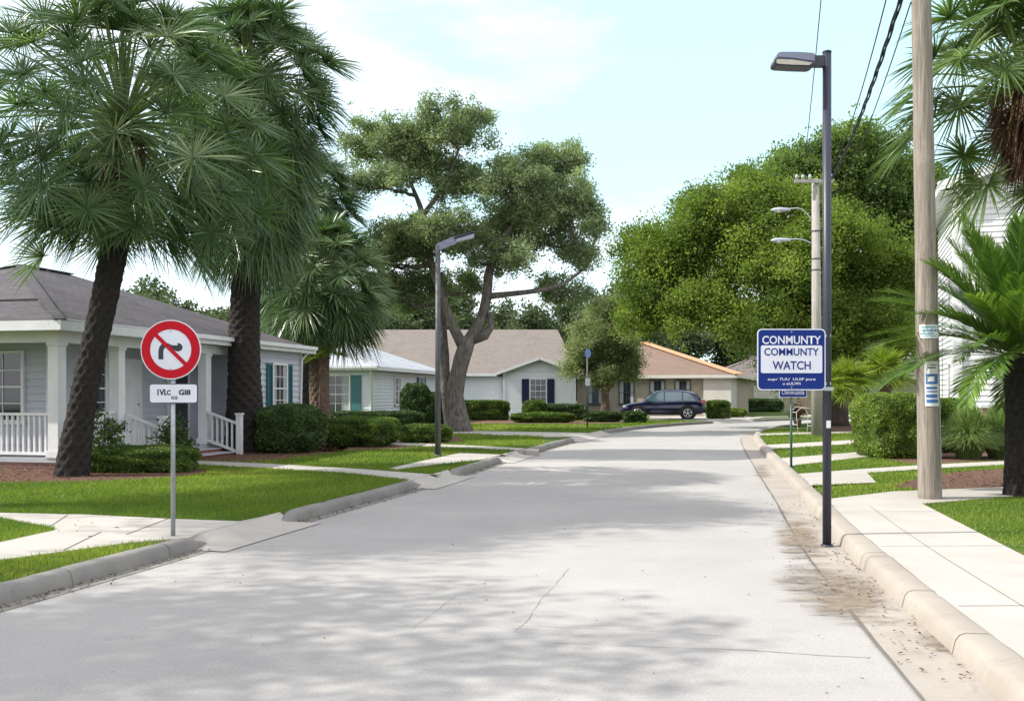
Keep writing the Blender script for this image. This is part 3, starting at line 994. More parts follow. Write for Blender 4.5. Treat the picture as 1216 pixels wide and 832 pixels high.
def fan_crown(n_fr, pet, fan, nl, z0, lean=None, emin=-60, emax=85, droop=.35, wid=.035, spread=125, up_pow=1.0, segs=3, tmean=.42, hang=0.0, asym=None, ld=None, cupr=(.15, .5)):
    """fan palm leaves: a petiole per frond, a wheel of narrow folded leaflets at its tip"""
    Vs, Qs, Ts = [], [], []
    base = 0
    ga = math.pi * (3 - 5 ** .5)
    for i in range(n_fr):
        u = (i + .5) / n_fr
        el = R(emin + (emax - emin) * (1 - u ** up_pow)) + random.uniform(-.12, .12)
        azm = i * ga + random.uniform(-.25, .25)
        d = np.array([math.cos(azm) * math.cos(el), math.sin(azm) * math.cos(el), math.sin(el)])
        side = np.array([-math.sin(azm), math.cos(azm), 0.])
        pl = pet * random.uniform(.8, 1.15)
        if asym is not None: pl *= 1 + asym[0] * (math.cos(azm) * asym[1] + math.sin(azm) * asym[2])
        P0 = np.array([0, 0, z0]) + d * .1
        ts = np.linspace(0, 1, 5)
        sag = droop * pl * .55
        path = np.array([P0 + d * pl * t - np.array([0, 0, sag]) * t * t for t in ts])
        # petiole strip
        for k in range(4):
            w = .022 * (1.3 - .2 * k)
            a, b_ = path[k], path[k + 1]
            upv = np.cross(side, d)
            Vs.append(np.array([a - side * w, a + side * w, b_ + side * w, b_ - side * w, a - upv * w, a + upv * w, b_ + upv * w, b_ - upv * w]))
            Qs.append(np.array([[0, 1, 2, 3], [4, 5, 6, 7]]) + base); base += 8
            Ts.append(np.full(8, .8))
        H = path[-1]
        ax = path[-1] - path[-2]; ax /= np.linalg.norm(ax)
        ax = ax - np.array([0, 0, .25 + hang]); ax /= np.linalg.norm(ax)
        roll = random.uniform(-.5, .5)
        nrm = np.cross(side, ax); nrm /= np.linalg.norm(nrm)
        sd = side * math.cos(roll) + nrm * math.sin(roll)
        nrm = np.cross(sd, ax); nrm /= np.linalg.norm(nrm)
        if nrm[2] < 0: nrm = -nrm
        th = np.radians(np.linspace(-spread, spread, nl)) + rng.normal(0, .03, nl)
        FL = fan * random.uniform(.85, 1.12) * (0.72 + .28 * np.cos(th * .7)) * rng.uniform(.9, 1.06, nl)
        cup = random.uniform(*cupr)
        D = np.cos(th)[:, None] * ax + np.sin(th)[:, None] * sd + nrm * cup * rng.uniform(.5, 1.3, nl)[:, None]
        D /= np.linalg.norm(D, axis=1)[:, None]
        Wd = np.cross(D, nrm); Wd /= np.linalg.norm(Wd, axis=1)[:, None]
        tw = rng.uniform(-.9, .9, nl)[:, None]
        Wd = Wd * np.cos(tw) + np.cross(D, Wd) * np.sin(tw)
        tt = np.linspace(0, 1, segs + 1)
        ws = wid * np.array([.35, 1.0, .75, .06]) if segs == 3 else wid * np.interp(tt, [0, .3, .7, 1], [.35, 1, .7, .05])
        dr = (droop if ld is None else ld) * rng.uniform(.6, 1.5, nl) * FL
        V = np.empty((nl, (segs + 1) * 2, 3))
        for k, t in enumerate(tt):
            c = H + D * (FL * t)[:, None] - np.outer(dr * t ** 2.2 * .62, [0, 0, 1])
            V[:, 2 * k] = c - Wd * ws[k] * .5; V[:, 2 * k + 1] = c + Wd * ws[k] * .5
        q0 = np.array([[2 * k, 2 * k + 1, 2 * k + 3, 2 * k + 2] for k in range(segs)])
        Q = (q0[None] + (np.arange(nl) * (segs + 1) * 2)[:, None, None]).reshape(-1, 4) + base
        base += nl * (segs + 1) * 2
        Vs.append(V.reshape(-1, 3)); Qs.append(Q)
        ft = random.gauss(tmean, .14)
        pt = np.clip(ft + rng.normal(0, .13, nl), 0, 1)
        Ts.append(np.repeat(pt, (segs + 1) * 2))
    return np.concatenate(Vs), np.concatenate(Qs), np.concatenate(Ts)


def palm_trunk(path, r, nring=40, boots=0.18, rows=None):
    """trunk with the criss-cross of old leaf bases"""
    P = catmull(path, .045)
    rr = np.interp(np.linspace(0, 1, len(P)), np.linspace(0, 1, len(r)), r)
    mb = MB()
    n_ = 44
    for k, p in enumerate(P):
        p = Vector(p)
        for i in range(n_):
            a = 2 * math.pi * i / n_
            z = k * .045
            f1 = (a / (2 * math.pi) * 9 + z * 3.2) % 1; f2 = (-a / (2 * math.pi) * 9 + z * 3.2) % 1
            h = max(0, min(abs(f1 - .5) * 2, abs(f2 - .5) * 2))
            d_ = (1 - h) ** 1.0
            rad = rr[k] * (1 + boots * (d_ - .45) + random.uniform(-.02, .02))
            mb.v.append((p.x + math.cos(a) * rad, p.y + math.sin(a) * rad, p.z))
    for k in range(len(P) - 1):
        for i in range(n_):
            j = (i + 1) % n_
            mb.f.append((k * n_ + i, k * n_ + j, (k + 1) * n_ + j, (k + 1) * n_ + i)); mb.sm.append(True)
    mb.f.append(tuple((len(P) - 1) * n_ + i for i in range(n_))); mb.sm.append(False)
    return mb


def fibre(z0, z1, r0, r1, n_):
    """dead leaf bases and thatch hanging under the crown"""
    V, Q, T = [], [], []
    z = rng.uniform(0, 1, n_); a = rng.uniform(0, 2 * np.pi, n_)
    rad = r0 + (r1 - r0) * z
    zz = z0 + (z1 - z0) * z
    L = rng.uniform(.25, .8, n_); out = rng.uniform(.05, .5, n_)
    A = np.stack([np.cos(a) * rad, np.sin(a) * rad, zz], 1)
    B = A + np.stack([np.cos(a) * out * L, np.sin(a) * out * L, rng.uniform(-1, .35, n_) * L], 1)
    s = np.stack([-np.sin(a), np.cos(a), np.zeros(n_)], 1) * rng.uniform(.006, .02, n_)[:, None]
    V = np.stack([A - s, A + s, B + s * .3, B - s * .3], 1).reshape(-1, 3)
    return V, np.arange(n_ * 4).reshape(-1, 4), np.repeat(rng.uniform(0, 1, n_), 4)


def fan_palm(name, label, loc, path, r, crowns, mleaf, mbark, fib=None, group=None, cat='palm tree', boots=.18):
    t = thing(name, label, cat, loc, 0, group)
    palm_trunk(path, r, boots=boots).build('trunk', mbark, t)
    top = np.array(path[-1])
    Vs, Qs, Ts, b0 = [], [], [], 0
    for kw in crowns:
        kw = dict(kw); off = np.array(kw.pop('off', (0, 0, 0)))
        V, Q, T = fan_crown(z0=0, **kw)
        Vs.append(V + top + off); Qs.append(Q + b0); Ts.append(T); b0 += len(V)
    link('crown', np_mesh('crown', np.concatenate(Vs), np.concatenate(Qs), mleaf, np.concatenate(Ts)), t)
    if fib:
        V, Q, T = fibre(*fib)
        V = V + np.array([top[0], top[1], 0])
        link('dead_leaf_skirt', np_mesh('skirt', V, Q, M_FIBRE, T), t)
    return t


def superell(d, p):
    return d / (np.abs(d) ** p).sum(axis=1)[:, None] ** (1 / p)


def bush(name, label, cat, cx, cy, w, dd, h, mleaf, n_leaf, size, p=4.0, rz=0, group=None, lump=.06, z0=LZ, taper=0.0):
    """clipped or rounded shrub: a leafy skin over a leafy core"""
    k = n_leaf
    d = rand_dirs(k); d[:, 2] = np.abs(d[:, 2]) * rng.choice([1, 1, 1, -1], k)
    s = superell(d, p)
    nz_ = np.array([mnoise.noise(Vector(q * 2.3) + Vector((cx, cy, 0))) for q in s])
    rad = 1 + lump * nz_ * 2.2
    depth = 1 - rng.exponential(.045, k)
    P = s * (rad * depth)[:, None]
    tp = 1 - taper * (P[:, 2] * .5 + .5)
    C = np.stack([P[:, 0] * w / 2 * tp, P[:, 1] * dd / 2 * tp, h * .5 + P[:, 2] * h * .5], 1)
    nrm = np.sign(s) * np.abs(s) ** (p - 1); nrm /= np.linalg.norm(nrm, axis=1)[:, None] + 1e-9
    N = nrm * .7 + rand_dirs(k) * .8; N /= np.linalg.norm(N, axis=1)[:, None]
    T = np.clip(.4 + .28 * nz_ * 2 + rng.normal(0, .17, k), 0, 1)
    V, Q, T = leaf_quads(C, N, size, T, .62, .15)
    # inner core
    bm = bmesh.new(); bmesh.ops.create_icosphere(bm, subdivisions=4, radius=1)
    cv = np.array([v_.co[:] for v_ in bm.verts]); cf = np.array([[q.index for q in f.verts] for f in bm.faces]); bm.free()
    cs_ = superell(cv, p)
    nzc = np.array([mnoise.noise(Vector(q * 2.3) + Vector((cx, cy, 0))) for q in cs_])
    cs_ = cs_ * (.90 + lump * nzc * 2.2)[:, None]
    tp = 1 - taper * (cs_[:, 2] * .5 + .5)
    CV = np.stack([cs_[:, 0] * w / 2 * tp, cs_[:, 1] * dd / 2 * tp, h * .5 + cs_[:, 2] * h * .5], 1)
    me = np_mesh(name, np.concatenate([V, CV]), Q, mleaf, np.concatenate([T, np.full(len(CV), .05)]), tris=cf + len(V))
    o = link(name, me, None, (cx, cy, z0 - .02), rz)
    return tag(o, label, cat, group)


def tuft(name, label, cat, cx, cy, r, h, n_, mleaf, w=.012, z0=LZ, spike=.6, group=None):
    a = rng.uniform(0, 2 * np.pi, n_); e = rng.uniform(.0, 1, n_) ** .8
    rootr = r * .25 * np.sqrt(rng.random(n_))
    ra = rng.uniform(0, 2 * np.pi, n_)
    A = np.stack([np.cos(ra) * rootr, np.sin(ra) * rootr, np.zeros(n_)], 1)
    reach = r * (e * .95 + .05) * rng.uniform(.8, 1.1, n_)
    hh = h * (1.05 - e * spike) * rng.uniform(.75, 1.1, n_)
    sd = np.stack([-np.sin(a), np.cos(a), np.zeros(n_)], 1) * (w / 2)
    pts = []
    for t in (0, .4, .75, 1):
        z = hh * (1 - (1 - t) ** 2) * 1.0 - np.maximum(0, t - .6) * reach * .55
        pts.append(A + np.stack([np.cos(a) * reach * t ** 1.5, np.sin(a) * reach * t ** 1.5, z], 1))
    V = np.stack([pts[0] - sd, pts[0] + sd, pts[1] - sd, pts[1] + sd, pts[2] - sd * .8, pts[2] + sd * .8, pts[3] - sd * .1, pts[3] + sd * .1], 1)
    Q = (np.array([[0, 1, 3, 2], [2, 3, 5, 4], [4, 5, 7, 6]])[None] + (np.arange(n_) * 8)[:, None, None]).reshape(-1, 4)
    T = np.repeat(np.clip(rng.normal(.45, .25, n_), 0, 1), 8)
    V[:, 4:] += rng.normal(0, .02, (n_, 4, 3)) * 0
    o = link(name, np_mesh(name, V.reshape(-1, 3), Q, mleaf, T), None, (cx, cy, z0 - .01))
    return tag(o, label, cat, group)


# ------------------------------------------------------------------ house builders
def siding(mb, p0, p1, z0, z1, board=.16, lap=.034, clip=None):
    """lapped boards on the wall line p0->p1 (outward normal on the right of travel)"""
    p0, p1 = Vector((*p0, 0)), Vector((*p1, 0))
    t = (p1 - p0).normalized(); nn = Vector((t.y, -t.x, 0))
    z = z0
    while z < z1 - 1e-4:
        zt = min(z + board, z1)
        a0, a1 = (0, 1) if clip is None else clip(z)
        b0, b1 = (0, 1) if clip is None else clip(zt)
        A0, A1 = p0.lerp(p1, a0), p0.lerp(p1, a1)
        B0, B1 = p0.lerp(p1, b0), p0.lerp(p1, b1)
        mb.add([A0 + nn * lap + Vector((0, 0, z)), A1 + nn * lap + Vector((0, 0, z)), B1 + Vector((0, 0, zt)), B0 + Vector((0, 0, zt)),
                A0 + Vector((0, 0, z)), A1 + Vector((0, 0, z))], [(0, 1, 2, 3), (4, 5, 1, 0)])
        z = zt


def frame_m(p, ang):
    """matrix whose local -y is the outward normal: x right seen from outside, z up"""
    return Matrix.Translation(Vector(p)) @ Matrix.Rotation(ang, 4, 'Z')


def window(parent, p, ang, w, h, shut=None, sw=.32, grid=(2, 4), curtain=True, trim=M_WHITE):
    """p: centre of the window bottom on the wall face; outward = local -y"""
    m = frame_m(p, ang)
    f = MB()
    t = .07
    f.box(-w / 2 - t, -w / 2, -.07, .0, -t, h + t, m); f.box(w / 2, w / 2 + t, -.07, .0, -t, h + t, m)
    f.box(-w / 2, w / 2, -.07, 0, h, h + t, m); f.box(-w / 2 - t - .03, w / 2 + t + .03, -.10, -.072, -t - .03, 0, m)
    f.box(-w / 2, w / 2, -.07, 0, -t, 0, m)
    f.box(-w / 2, w / 2, -.058, -.036, h / 2 - .02, h / 2 + .02, m)
    for i in range(1, grid[0]):
        x_ = -w / 2 + w * i / grid[0]; f.box(x_ - .011, x_ + .011, -.050, -.038, 0, h, m)
    for j in range(1, grid[1]):
        z_ = h * j / grid[1]
        if abs(z_ - h / 2) > .05: f.box(-w / 2, w / 2, -.049, -.037, z_ - .01, z_ + .01, m)
    fo = f.build('window', trim, parent)
    MB().box(-w / 2, w / 2, -.034, -.028, 0, h, m).build('pane', M_GLASS, fo)
    if curtain:
        for xa, xb in ((-w / 2, -w / 2 + w * .26), (w / 2 - w * .22, w / 2)): MB().box(xa, xb, -.0355, -.0345, .02, h, m).build('curtain', M_CURT, fo)
    if shut:
        for s in (-1, 1):
            b = MB(); x0 = s * (w / 2 + t + .01); x1 = x0 + s * sw
            xa, xb = min(x0, x1), max(x0, x1)
            b.box(xa, xa + .04, -.07, -.02, -.04, h + .04, m); b.box(xb - .04, xb, -.07, -.02, -.04, h + .04, m)
            b.box(xa + .04, xb - .04, -.068, -.02, -.04, .02, m); b.box(xa + .04, xb - .04, -.068, -.02, h - .02, h + .04, m)
            k = int(h / .055)
            for i in range(k):
                z_ = .02 + i * (h - .04) / k
                mm = m @ Matrix.Translation((0, -.045, z_ + .02)) @ Matrix.Rotation(R(-35), 4, 'X')
                b.box(xa + .04, xb - .04, -.018, .018, -.004, .004, mm)
            b.box(xa + .04, xb - .04, -.026, -.02, 0, h, m)
            b.build('shutter', shut, parent)
    return fo


def roof_faces(mb, tops, fascia=.16):
    """tops: list of polygons (lists of 3D points). gives the slab some thickness"""
    for p in tops:
        P = [Vector(q) for q in p]
        nn = (P[1] - P[0]).cross(P[2] - P[0])
        if nn.z < 0: P = P[::-1]
        n_ = len(P)
        low = [q - Vector((0, 0, .07)) for q in P]
        mb.add(P + low, [tuple(range(n_)), tuple(reversed(range(n_, 2 * n_)))] + [(i, i + n_, (i + 1) % n_ + n_, (i + 1) % n_) for i in range(n_)])


def hip_roof(parent, x0, x1, y0, y1, z, pitch, matl, fascia=M_WHITE, name='roof', ridge=None, ft=.18):
    w, d = x1 - x0, y1 - y0
    if ridge is None:
        if w < d:
            hh = w / 2 * pitch; r0, r1 = ((x0 + x1) / 2, y0 + w / 2, z + hh), ((x0 + x1) / 2, y1 - w / 2, z + hh)
        else:
            hh = d / 2 * pitch; r0, r1 = (x0 + d / 2, (y0 + y1) / 2, z + hh), (x1 - d / 2, (y0 + y1) / 2, z + hh)
    else: r0, r1 = ridge
    a, b_, c, e = (x0, y0, z), (x1, y0, z), (x1, y1, z), (x0, y1, z)
    mb = MB()
    if abs(r0[0] - r1[0]) < abs(r0[1] - r1[1]):
        roof_faces(mb, [[a, b_, r0], [b_, c, r1, r0], [c, e, r1], [e, a, r0, r1]])
    else:
        roof_faces(mb, [[a, b_, r1, r0], [b_, c, r1], [c, e, r0, r1], [e, a, r0]])
    ro = mb.build(name, matl, parent)
    cp = MB()
    for p, q in ((a, r0), (b_, r0 if abs(r0[0] - r1[0]) < abs(r0[1] - r1[1]) else r1), (r0, r1)):
        cp.bar(Vector(p) + Vector((0, 0, .015)), Vector(q) + Vector((0, 0, .015)), .22, .03)
    cp.build('ridge_cap', matl, ro)
    fa = MB()
    t = .03
    fa.box(x0 - t, x1 + t, y0 - t, y0, z - ft, z + .004); fa.box(x0 - t, x1 + t, y1, y1 + t, z - ft, z + .004)
    fa.box(x0 - t, x0, y0, y1, z - ft, z + .004); fa.box(x1, x1 + t, y0, y1, z - ft, z + .004)
    fa.build('fascia', fascia, parent)
    so = MB(); so.box(x0, x1, y0, y1, z - ft + .02, z - ft + .04)
    so.build('soffit', fascia, parent)
    return ro


def corner_boards(parent, pts, z0, z1, w=.11, matl=M_WHITE):
    for (x_, y_) in pts:
        MB().box(x_ - w / 2, x_ + w / 2, y_ - w / 2, y_ + w / 2, z0, z1).build('corner_board', matl, parent)


# ================================================================== HOUSE with the porch (left, nearest)
RZ1 = math.atan2(-.22, .9755)
h1 = thing('porch_house', 'pale clapboard bungalow with white railed porch and dark grey roof behind the palms', 'house', (-8.9, 19.0, .12), RZ1)
BX, EV = -1.6, 2.93
w = MB()
siding(w, (-9, 1.8), (BX, 1.8), .25, EV - .12)            # faces the camera
siding(w, (BX, 1.8), (BX, 7.9), .25, EV - .12)            # behind the porch
siding(w, (BX, 7.9), (0, 7.9), 0, EV - .12)
siding(w, (0, 7.9), (0, 10.9), 0, EV - .12)
siding(w, (0, 10.9), (-9, 10.9), 0, EV - .12)
siding(w, (-9, 10.9), (-9, 1.8), 0, EV - .12)
w.box(-8.97, BX - .03, 1.83, 10.87, 0, EV - .13); w.box(BX - .03, -.03, 7.93, 10.87, 0, EV - .13)
w.build('wall', M_SIDING, h1)
corner_boards(h1, [(BX, 1.8), (0, 7.9), (0, 10.9)], 0.02, EV - .14, .12)
f = MB(); f.box(-9, 0, 0, 7.88, .17, .26); f.build('porch_floor', M_SIDINGG, h1)
f = MB(); f.box(-8.95, -.05, .05, 7.85, 0, .17); f.build('porch_base', M_BRICK, h1)
for (x_, y_) in ((-.13, .13), (-.13, 2.05), (-.13, 5.64)):
    p = MB(); p.box(x_ - .12, x_ + .12, y_ - .12, y_ + .12, .40, EV - .46)
    p.box(x_ - .15, x_ + .15, y_ - .15, y_ + .15, .26, .40); p.box(x_ - .145, x_ + .145, y_ - .145, y_ + .145, EV - .46, EV - .39)
    p.build('porch_post', M_WHITE, h1, bevel=.008)
p = MB(); p.box(-.24, -.02, .0, 7.85, EV - .39, EV - .17); p.box(-9, -.24, .02, .24, EV - .39, EV - .17)
p.build('porch_beam', M_WHITE, h1)


def railing(parent, a, b_, z0, z1, top=.07, matl=M_WHITE, gap=.125, za=0, zb=0, name='railing'):
    """za/zb lift the ends for a sloping stair rail"""
    a, b_ = Vector((*a, 0)), Vector((*b_, 0))
    L = (b_ - a).length
    m_ = MB()
    up = Vector((0, 0, 1))
    m_.bar(a + up * (z1 + za), b_ + up * (z1 + zb), top + .03, .05)
    m_.bar(a + up * (z0 + za), b_ + up * (z0 + zb), top, .06)
    k = int(L / gap)
    for i in range(1, k):
        q = a.lerp(b_, i / k); zz = za + (zb - za) * i / k
        m_.box(q.x - .021, q.x + .021, q.y - .021, q.y + .021, z0 + zz + .02, z1 + zz - .02)
    return m_.build(name, matl, parent)


railing(h1, (-9, .13), (-.26, .13), .34, 1.12)
railing(h1, (-.13, .26), (-.13, 1.92), .34, 1.12)
railing(h1, (0, 2.2), (.82, 2.2), .30, 1.0, za=.06, zb=-.22, name='stair_railing')
railing(h1, (0, 5.55), (.82, 5.55), .30, 1.0, za=.06, zb=-.22, name='stair_railing')
for y_ in (2.2, 5.55):
    p = MB(); p.box(.82, .95, y_ - .065, y_ + .065, 0, 1.0); p.box(.80, .97, y_ - .085, y_ + .085, 1.0, 1.04); p.build('newel_post', M_WHITE, h1)
s = MB(); s.box(.0, .42, 2.3, 5.45, 0.0, .155); s.box(.42, .80, 2.3, 5.45, 0, .065)
s.build('porch_step', M_BRICKRISER, h1)
s = MB(); s.box(-.02, .44, 2.28, 5.47, .155, .175); s.box(.42, .84, 2.28, 5.47, .066, .084)
s.build('step_tread', M_SIDINGG, h1)
# porch roof: lower hip in front of the main roof
hip_roof(h1, -9.5, .32, -.42, 11.3, EV, .37, M_SH_GREY)
hip_roof(h1, -7.0, .52, -.62, 2.95, EV - .02, .325, M_SH_GREY, name='porch_roof')
g_ = MB(); g_.bar((.40, -.35, EV - .02), (.40, 11.25, EV - .02), .10, .10); g_.build('rain_gutter', M_WHITE, h1)
g_ = MB(); g_.tube([(.38, 10.98, EV - .06), (.10, 10.86, EV - .35), (.07, 10.84, 1.2), (.07, 10.84, .1), (.2, 10.84, .04)], .035, 8); g_.build('downpipe', M_WHITE, h1)
window(h1, (-2.75, 1.80 - .02, .95), 0, .95, 1.45, curtain=False)
window(h1, (-5.0, 1.80 - .02, .95), 0, .95, 1.45)
window(h1, (0.02, 9.45, 1.0), R(90), .82, 1.35, shut=M_TEAL, sw=.30)
window(h1, (BX + .02, 3.2, 1.0), R(90), .8, 1.3, curtain=False)
for y_, mt in ((4.55, M_WHITE), (6.75, M_RECESSDK)):  # second, dark door is an added panel standing in for recess shade
    m_ = frame_m((BX + .022, y_, .26), R(90))
    d = MB(); d.box(-.44, .44, -.03, 0, 0, 2.03, m_)
    for i in range(2):
        for j in range(3): d.box(-.34 + i * .38, -.04 + i * .38, -.04, -.03, .2 + j * .6, .68 + j * .6, m_)
    do = d.build('door', mt, h1)
    d = MB(); d.box(-.53, -.44, -.05, 0, 0, 2.12, m_); d.box(.44, .53, -.05, 0, 0, 2.12, m_); d.box(-.44, .44, -.05, 0, 2.03, 2.12, m_)
    d.build('door_frame', M_WHITE, do)
    d = MB(); d.box(.34, .38, -.09, -.04, .98, 1.02, m_); d.build('handle', M_STEEL, do)

# ================================================================== HOUSE with blue-grey roof and teal shutters
h2 = thing('teal_shutter_house', 'small white clapboard house with pale blue-grey roof and teal shutters behind the clipped hedges', 'house', (-6.7, 46, .12), R(-10.8))
w = MB()
siding(w, (-9, 0), (0, 0), 0, 2.62); siding(w, (0, 0), (0, 11.7), 0, 2.62); siding(w, (0, 11.7), (-9, 11.7), 0, 2.62); siding(w, (-9, 11.7), (-9, 0), 0, 2.62)
w.box(-8.97, -.03, .03, 11.67, 0, 2.6)
w.build('wall', M_SIDINGB, h2)
corner_boards(h2, [(0, 0), (0, 11.7), (-9, 0)], 0, 2.6)
hip_roof(h2, -9.5, .5, -.5, 12.2, 2.80, .38, M_SH_BLUE)
g_ = MB(); g_.bar((-9.4, -.58, 2.77), (.5, -.58, 2.77), .10, .10); g_.build('rain_gutter', M_WHITE, h2)
g_ = MB(); g_.tube([(.1, -.55, 2.72), (.08, -.12, 2.45), (.08, -.10, .1)], .035, 8); g_.build('downpipe', M_WHITE, h2)
window(h2, (-1.75, -.02, .62), 0, 1.35, 1.75, grid=(4, 4))
m_ = frame_m((-.72, -.025, .6), 0)
MB().box(-.24, .24, -.05, 0, 0, 1.8, m_).build('shutter', M_TEAL, h2)
window(h2, (-4.0, -.02, .62), 0, .9, 1.75, shut=M_TEAL, sw=.35)
window(h2, (.02, 8.4, 1.75), R(90), .9, .65, shut=M_TEAL, sw=.28, grid=(2, 2))
window(h2, (.02, 4.0, 1.0), R(90), .9, 1.3)

# ================================================================== HOUSE with brown roof and navy shutters
h3 = thing('gabled_house', 'white clapboard house with broad brown roof and a front gable window between navy shutters', 'house', (0, 60, .12), 0)
w = MB()
siding(w, (-16.5, 1.5), (-.5, 1.5), 0, 2.62); siding(w, (-.5, 1.5), (-.5, 0), 0, 2.62)
GW, GZ, GP = 2.2, 2.95, .36
siding(w, (-.5, 0), (3.9, 0), 0, 2.9)
siding(w, (-.5, 0), (3.9, 0), 2.9, 3.66, clip=lambda z: (min(.5, (z - 2.9) / .79 * .5), max(.5, 1 - (z - 2.9) / .79 * .5)))
siding(w, (3.9, 0), (3.9, 14), 0, 2.62); siding(w, (3.9, 14), (-16.5, 14), 0, 2.62); siding(w, (-16.5, 14), (-16.5, 1.5), 0, 2.62)
w.box(-16.47, 3.87, 1.55, 13.97, 0, 2.6); w.box(-.47, 3.87, .05, 1.6, 0, 2.85)
w.build('wall', M_SIDINGB, h3)
corner_boards(h3, [(-.5, 0), (3.9, 0)], 0, 2.9)
r_ = MB()
roof_faces(r_, [[(-17, 1.0, 2.78), (4.2, 1.0, 2.78), (3.2, 7.9, 6.0), (-11, 7.9, 6.0)], [(4.2, 1.0, 2.78), (4.2, 14.6, 2.78), (3.2, 7.9, 6.0)],
                [(4.2, 14.6, 2.78), (-17, 14.6, 2.78), (-11, 7.9, 6.0), (3.2, 7.9, 6.0)], [(-17, 14.6, 2.78), (-17, 1.0, 2.78), (-11, 7.9, 6.0)]])
r_.build('roof', M_SH_BROWN, h3)
r_ = MB()
roof_faces(r_, [[(1.7, -.45, 3.78), (1.7, 4, 3.78), (-.95, 4, 2.83), (-.95, -.45, 2.83)], [(1.7, -.45, 3.78), (1.7, 4, 3.78), (4.35, 4, 2.83), (4.35, -.45, 2.83)]])
r_.build('gable_roof', M_SH_DARK, h3)
f = MB(); f.bar((-.98, -.47, 2.74), (1.7, -.47, 3.70), .03, .17, (0, 0, 1)); f.bar((4.38, -.47, 2.74), (1.7, -.47, 3.70), .03, .17)
f.box(-17, -.96, .96, 1.0, 2.62, 2.80)
f.build('fascia', M_WHITE, h3)
window(h3, (1.62, -.02, .95), 0, .95, 1.45, shut=M_NAVY, sw=.46, grid=(3, 4), curtain=False)
window(h3, (-4.2, 1.48, 1.0), 0, .9, 1.2)

# ================================================================== HOUSE with ridge painted sunlit orange
h4 = thing('orange_ridge_house', 'beige house with red-brown roof and ridge strip painted sunlit orange behind the dark blue car', 'house', (14.5, 64, .12), R(-18))
w = MB(); w.box(-10.5, -1.8, 0, 15, 0, 2.65); w.box(-1.8, -.02, 4.0, 14.9, 0, 2.64)
w.build('wall', M_BEIGE, h4)
w = MB(); w.box(-1.8, 0, -.25, 3.99, 0, 2.63); w.build('garage_wall', M_CREAM, h4)
r_ = MB()
roof_faces(r_, [[(-11, -.6, 2.75), (.6, -.6, 2.75), (-7.2, 7.8, 5.35)], [(.6, -.6, 2.75), (.6, 15.5, 2.75), (-7.2, 9.4, 5.35), (-7.2, 7.8, 5.35)],
                [(.6, 15.5, 2.75), (-11, 15.5, 2.75), (-7.2, 9.4, 5.35)], [(-11, 15.5, 2.75), (-11, -.6, 2.75), (-7.2, 7.8, 5.35), (-7.2, 9.4, 5.35)]])
ro = r_.build('roof', M_SH_RED, h4)
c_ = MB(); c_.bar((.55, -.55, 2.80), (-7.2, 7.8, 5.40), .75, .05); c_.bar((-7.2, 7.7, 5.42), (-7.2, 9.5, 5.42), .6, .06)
c_.build('ridge_cap', M_ORANGE, ro)  # sunlight on the hip painted in as a wide orange strip
f = MB(); f.box(-11, .6, -.63, -.6, 2.55, 2.76); f.box(.6, .63, -.6, 15.5, 2.55, 2.76); f.build('fascia', M_CREAM, h4)
for x_ in (-9.2, -7.0, -4.9, -3.2):
    window(h4, (x_, -.01, .85), 0, .95, 1.5, grid=(2, 2), trim=M_GREYMETAL)
for i in range(12):
    pass
w = MB()
for i in range(34): w.box(.9 + 0, .93, 1.2 + i * .14, 1.31 + i * .14, 0, 1.9)
w.box(.93, .96, 1.2, 6, .4, .5); w.box(.93, .96, 1.2, 6, 1.5, 1.6)
fo = w.build('wooden_fence', mat('fence_wood', (0.30, 0.25, 0.17), (0.22, 0.18, 0.12), .85, 6, stretch=(1, 1, .2)), None, (17.6, 66.5, .12), R(-55))
tag(fo, 'brown upright board fence beside the orange-ridged house', 'fence')

# ================================================================== far house under the trees
h5 = thing('far_bungalow', 'low beige bungalow with a pale garage door deep in the shade of the big tree', 'house', (17.5, 84, .12), R(-4))
w = MB(); w.box(0, 24, 0, 9, 0, 2.8); w.build('wall', M_BEIGE, h5)
hip_roof(h5, -.6, 24.6, -.6, 9.6, 2.95, .4, M_SH_DARK, M_CREAM)
w = MB()
for k in range(5): w.box(3.4, 5.9, -.06, -.01, .0 + k * .44, .42 + k * .44)
w.build('garage_door', M_CREAM, h5)
window(h5, (8.5, -.01, .9), 0, 1.4, 1.3, trim=M_WHITE)
window(h5, (13, -.01, .9), 0, 1.4, 1.3, trim=M_WHITE)

# ================================================================== white two-storey house on the right
h6 = thing('two_storey_house', 'tall white clapboard two-storey house behind the palms at right', 'house', (14.25, 31, .12), R(-19))
w = MB()
siding(w, (0, 0), (12, 0), .0, 8.25, board=.185, lap=.034)
siding(w, (0, 0), (12, 0), 8.25, 10.1, board=.185, lap=.034, clip=lambda z: (min(.5, (z - 8.25) / 1.9 * .5), max(.5, 1 - (z - 8.25) / 1.9 * .5)))
siding(w, (0, 6.5), (0, 0), 0, 8.0, board=.185, lap=.034)
w.box(.03, 11.97, .05, 6.47, 0, 8.0)
w.build('wall', M_SIDINGW, h6)
corner_boards(h6, [(0, 0)], 0, 8.2, .26)
r_ = MB()
roof_faces(r_, [[(-.55, -.5, 8.2), (6, -.5, 10.2), (6, 7, 10.2), (-.55, 7, 8.2)], [(12.6, -.5, 8.2), (6, -.5, 10.2), (6, 7, 10.2), (12.6, 7, 8.2)]])
r_.build('roof', M_SH_GREY, h6)
f = MB(); f.bar((-.6, -.53, 8.08), (6, -.53, 10.1), .04, .3); f.bar((12.6, -.53, 8.08), (6, -.53, 10.1), .04, .3)
f.box(-.6, -.55, -.5, 7, 7.9, 8.18); f.box(-.55, 0, -.5, 6.9, 7.9, 7.94)
f.build('fascia', M_WHITE, h6)
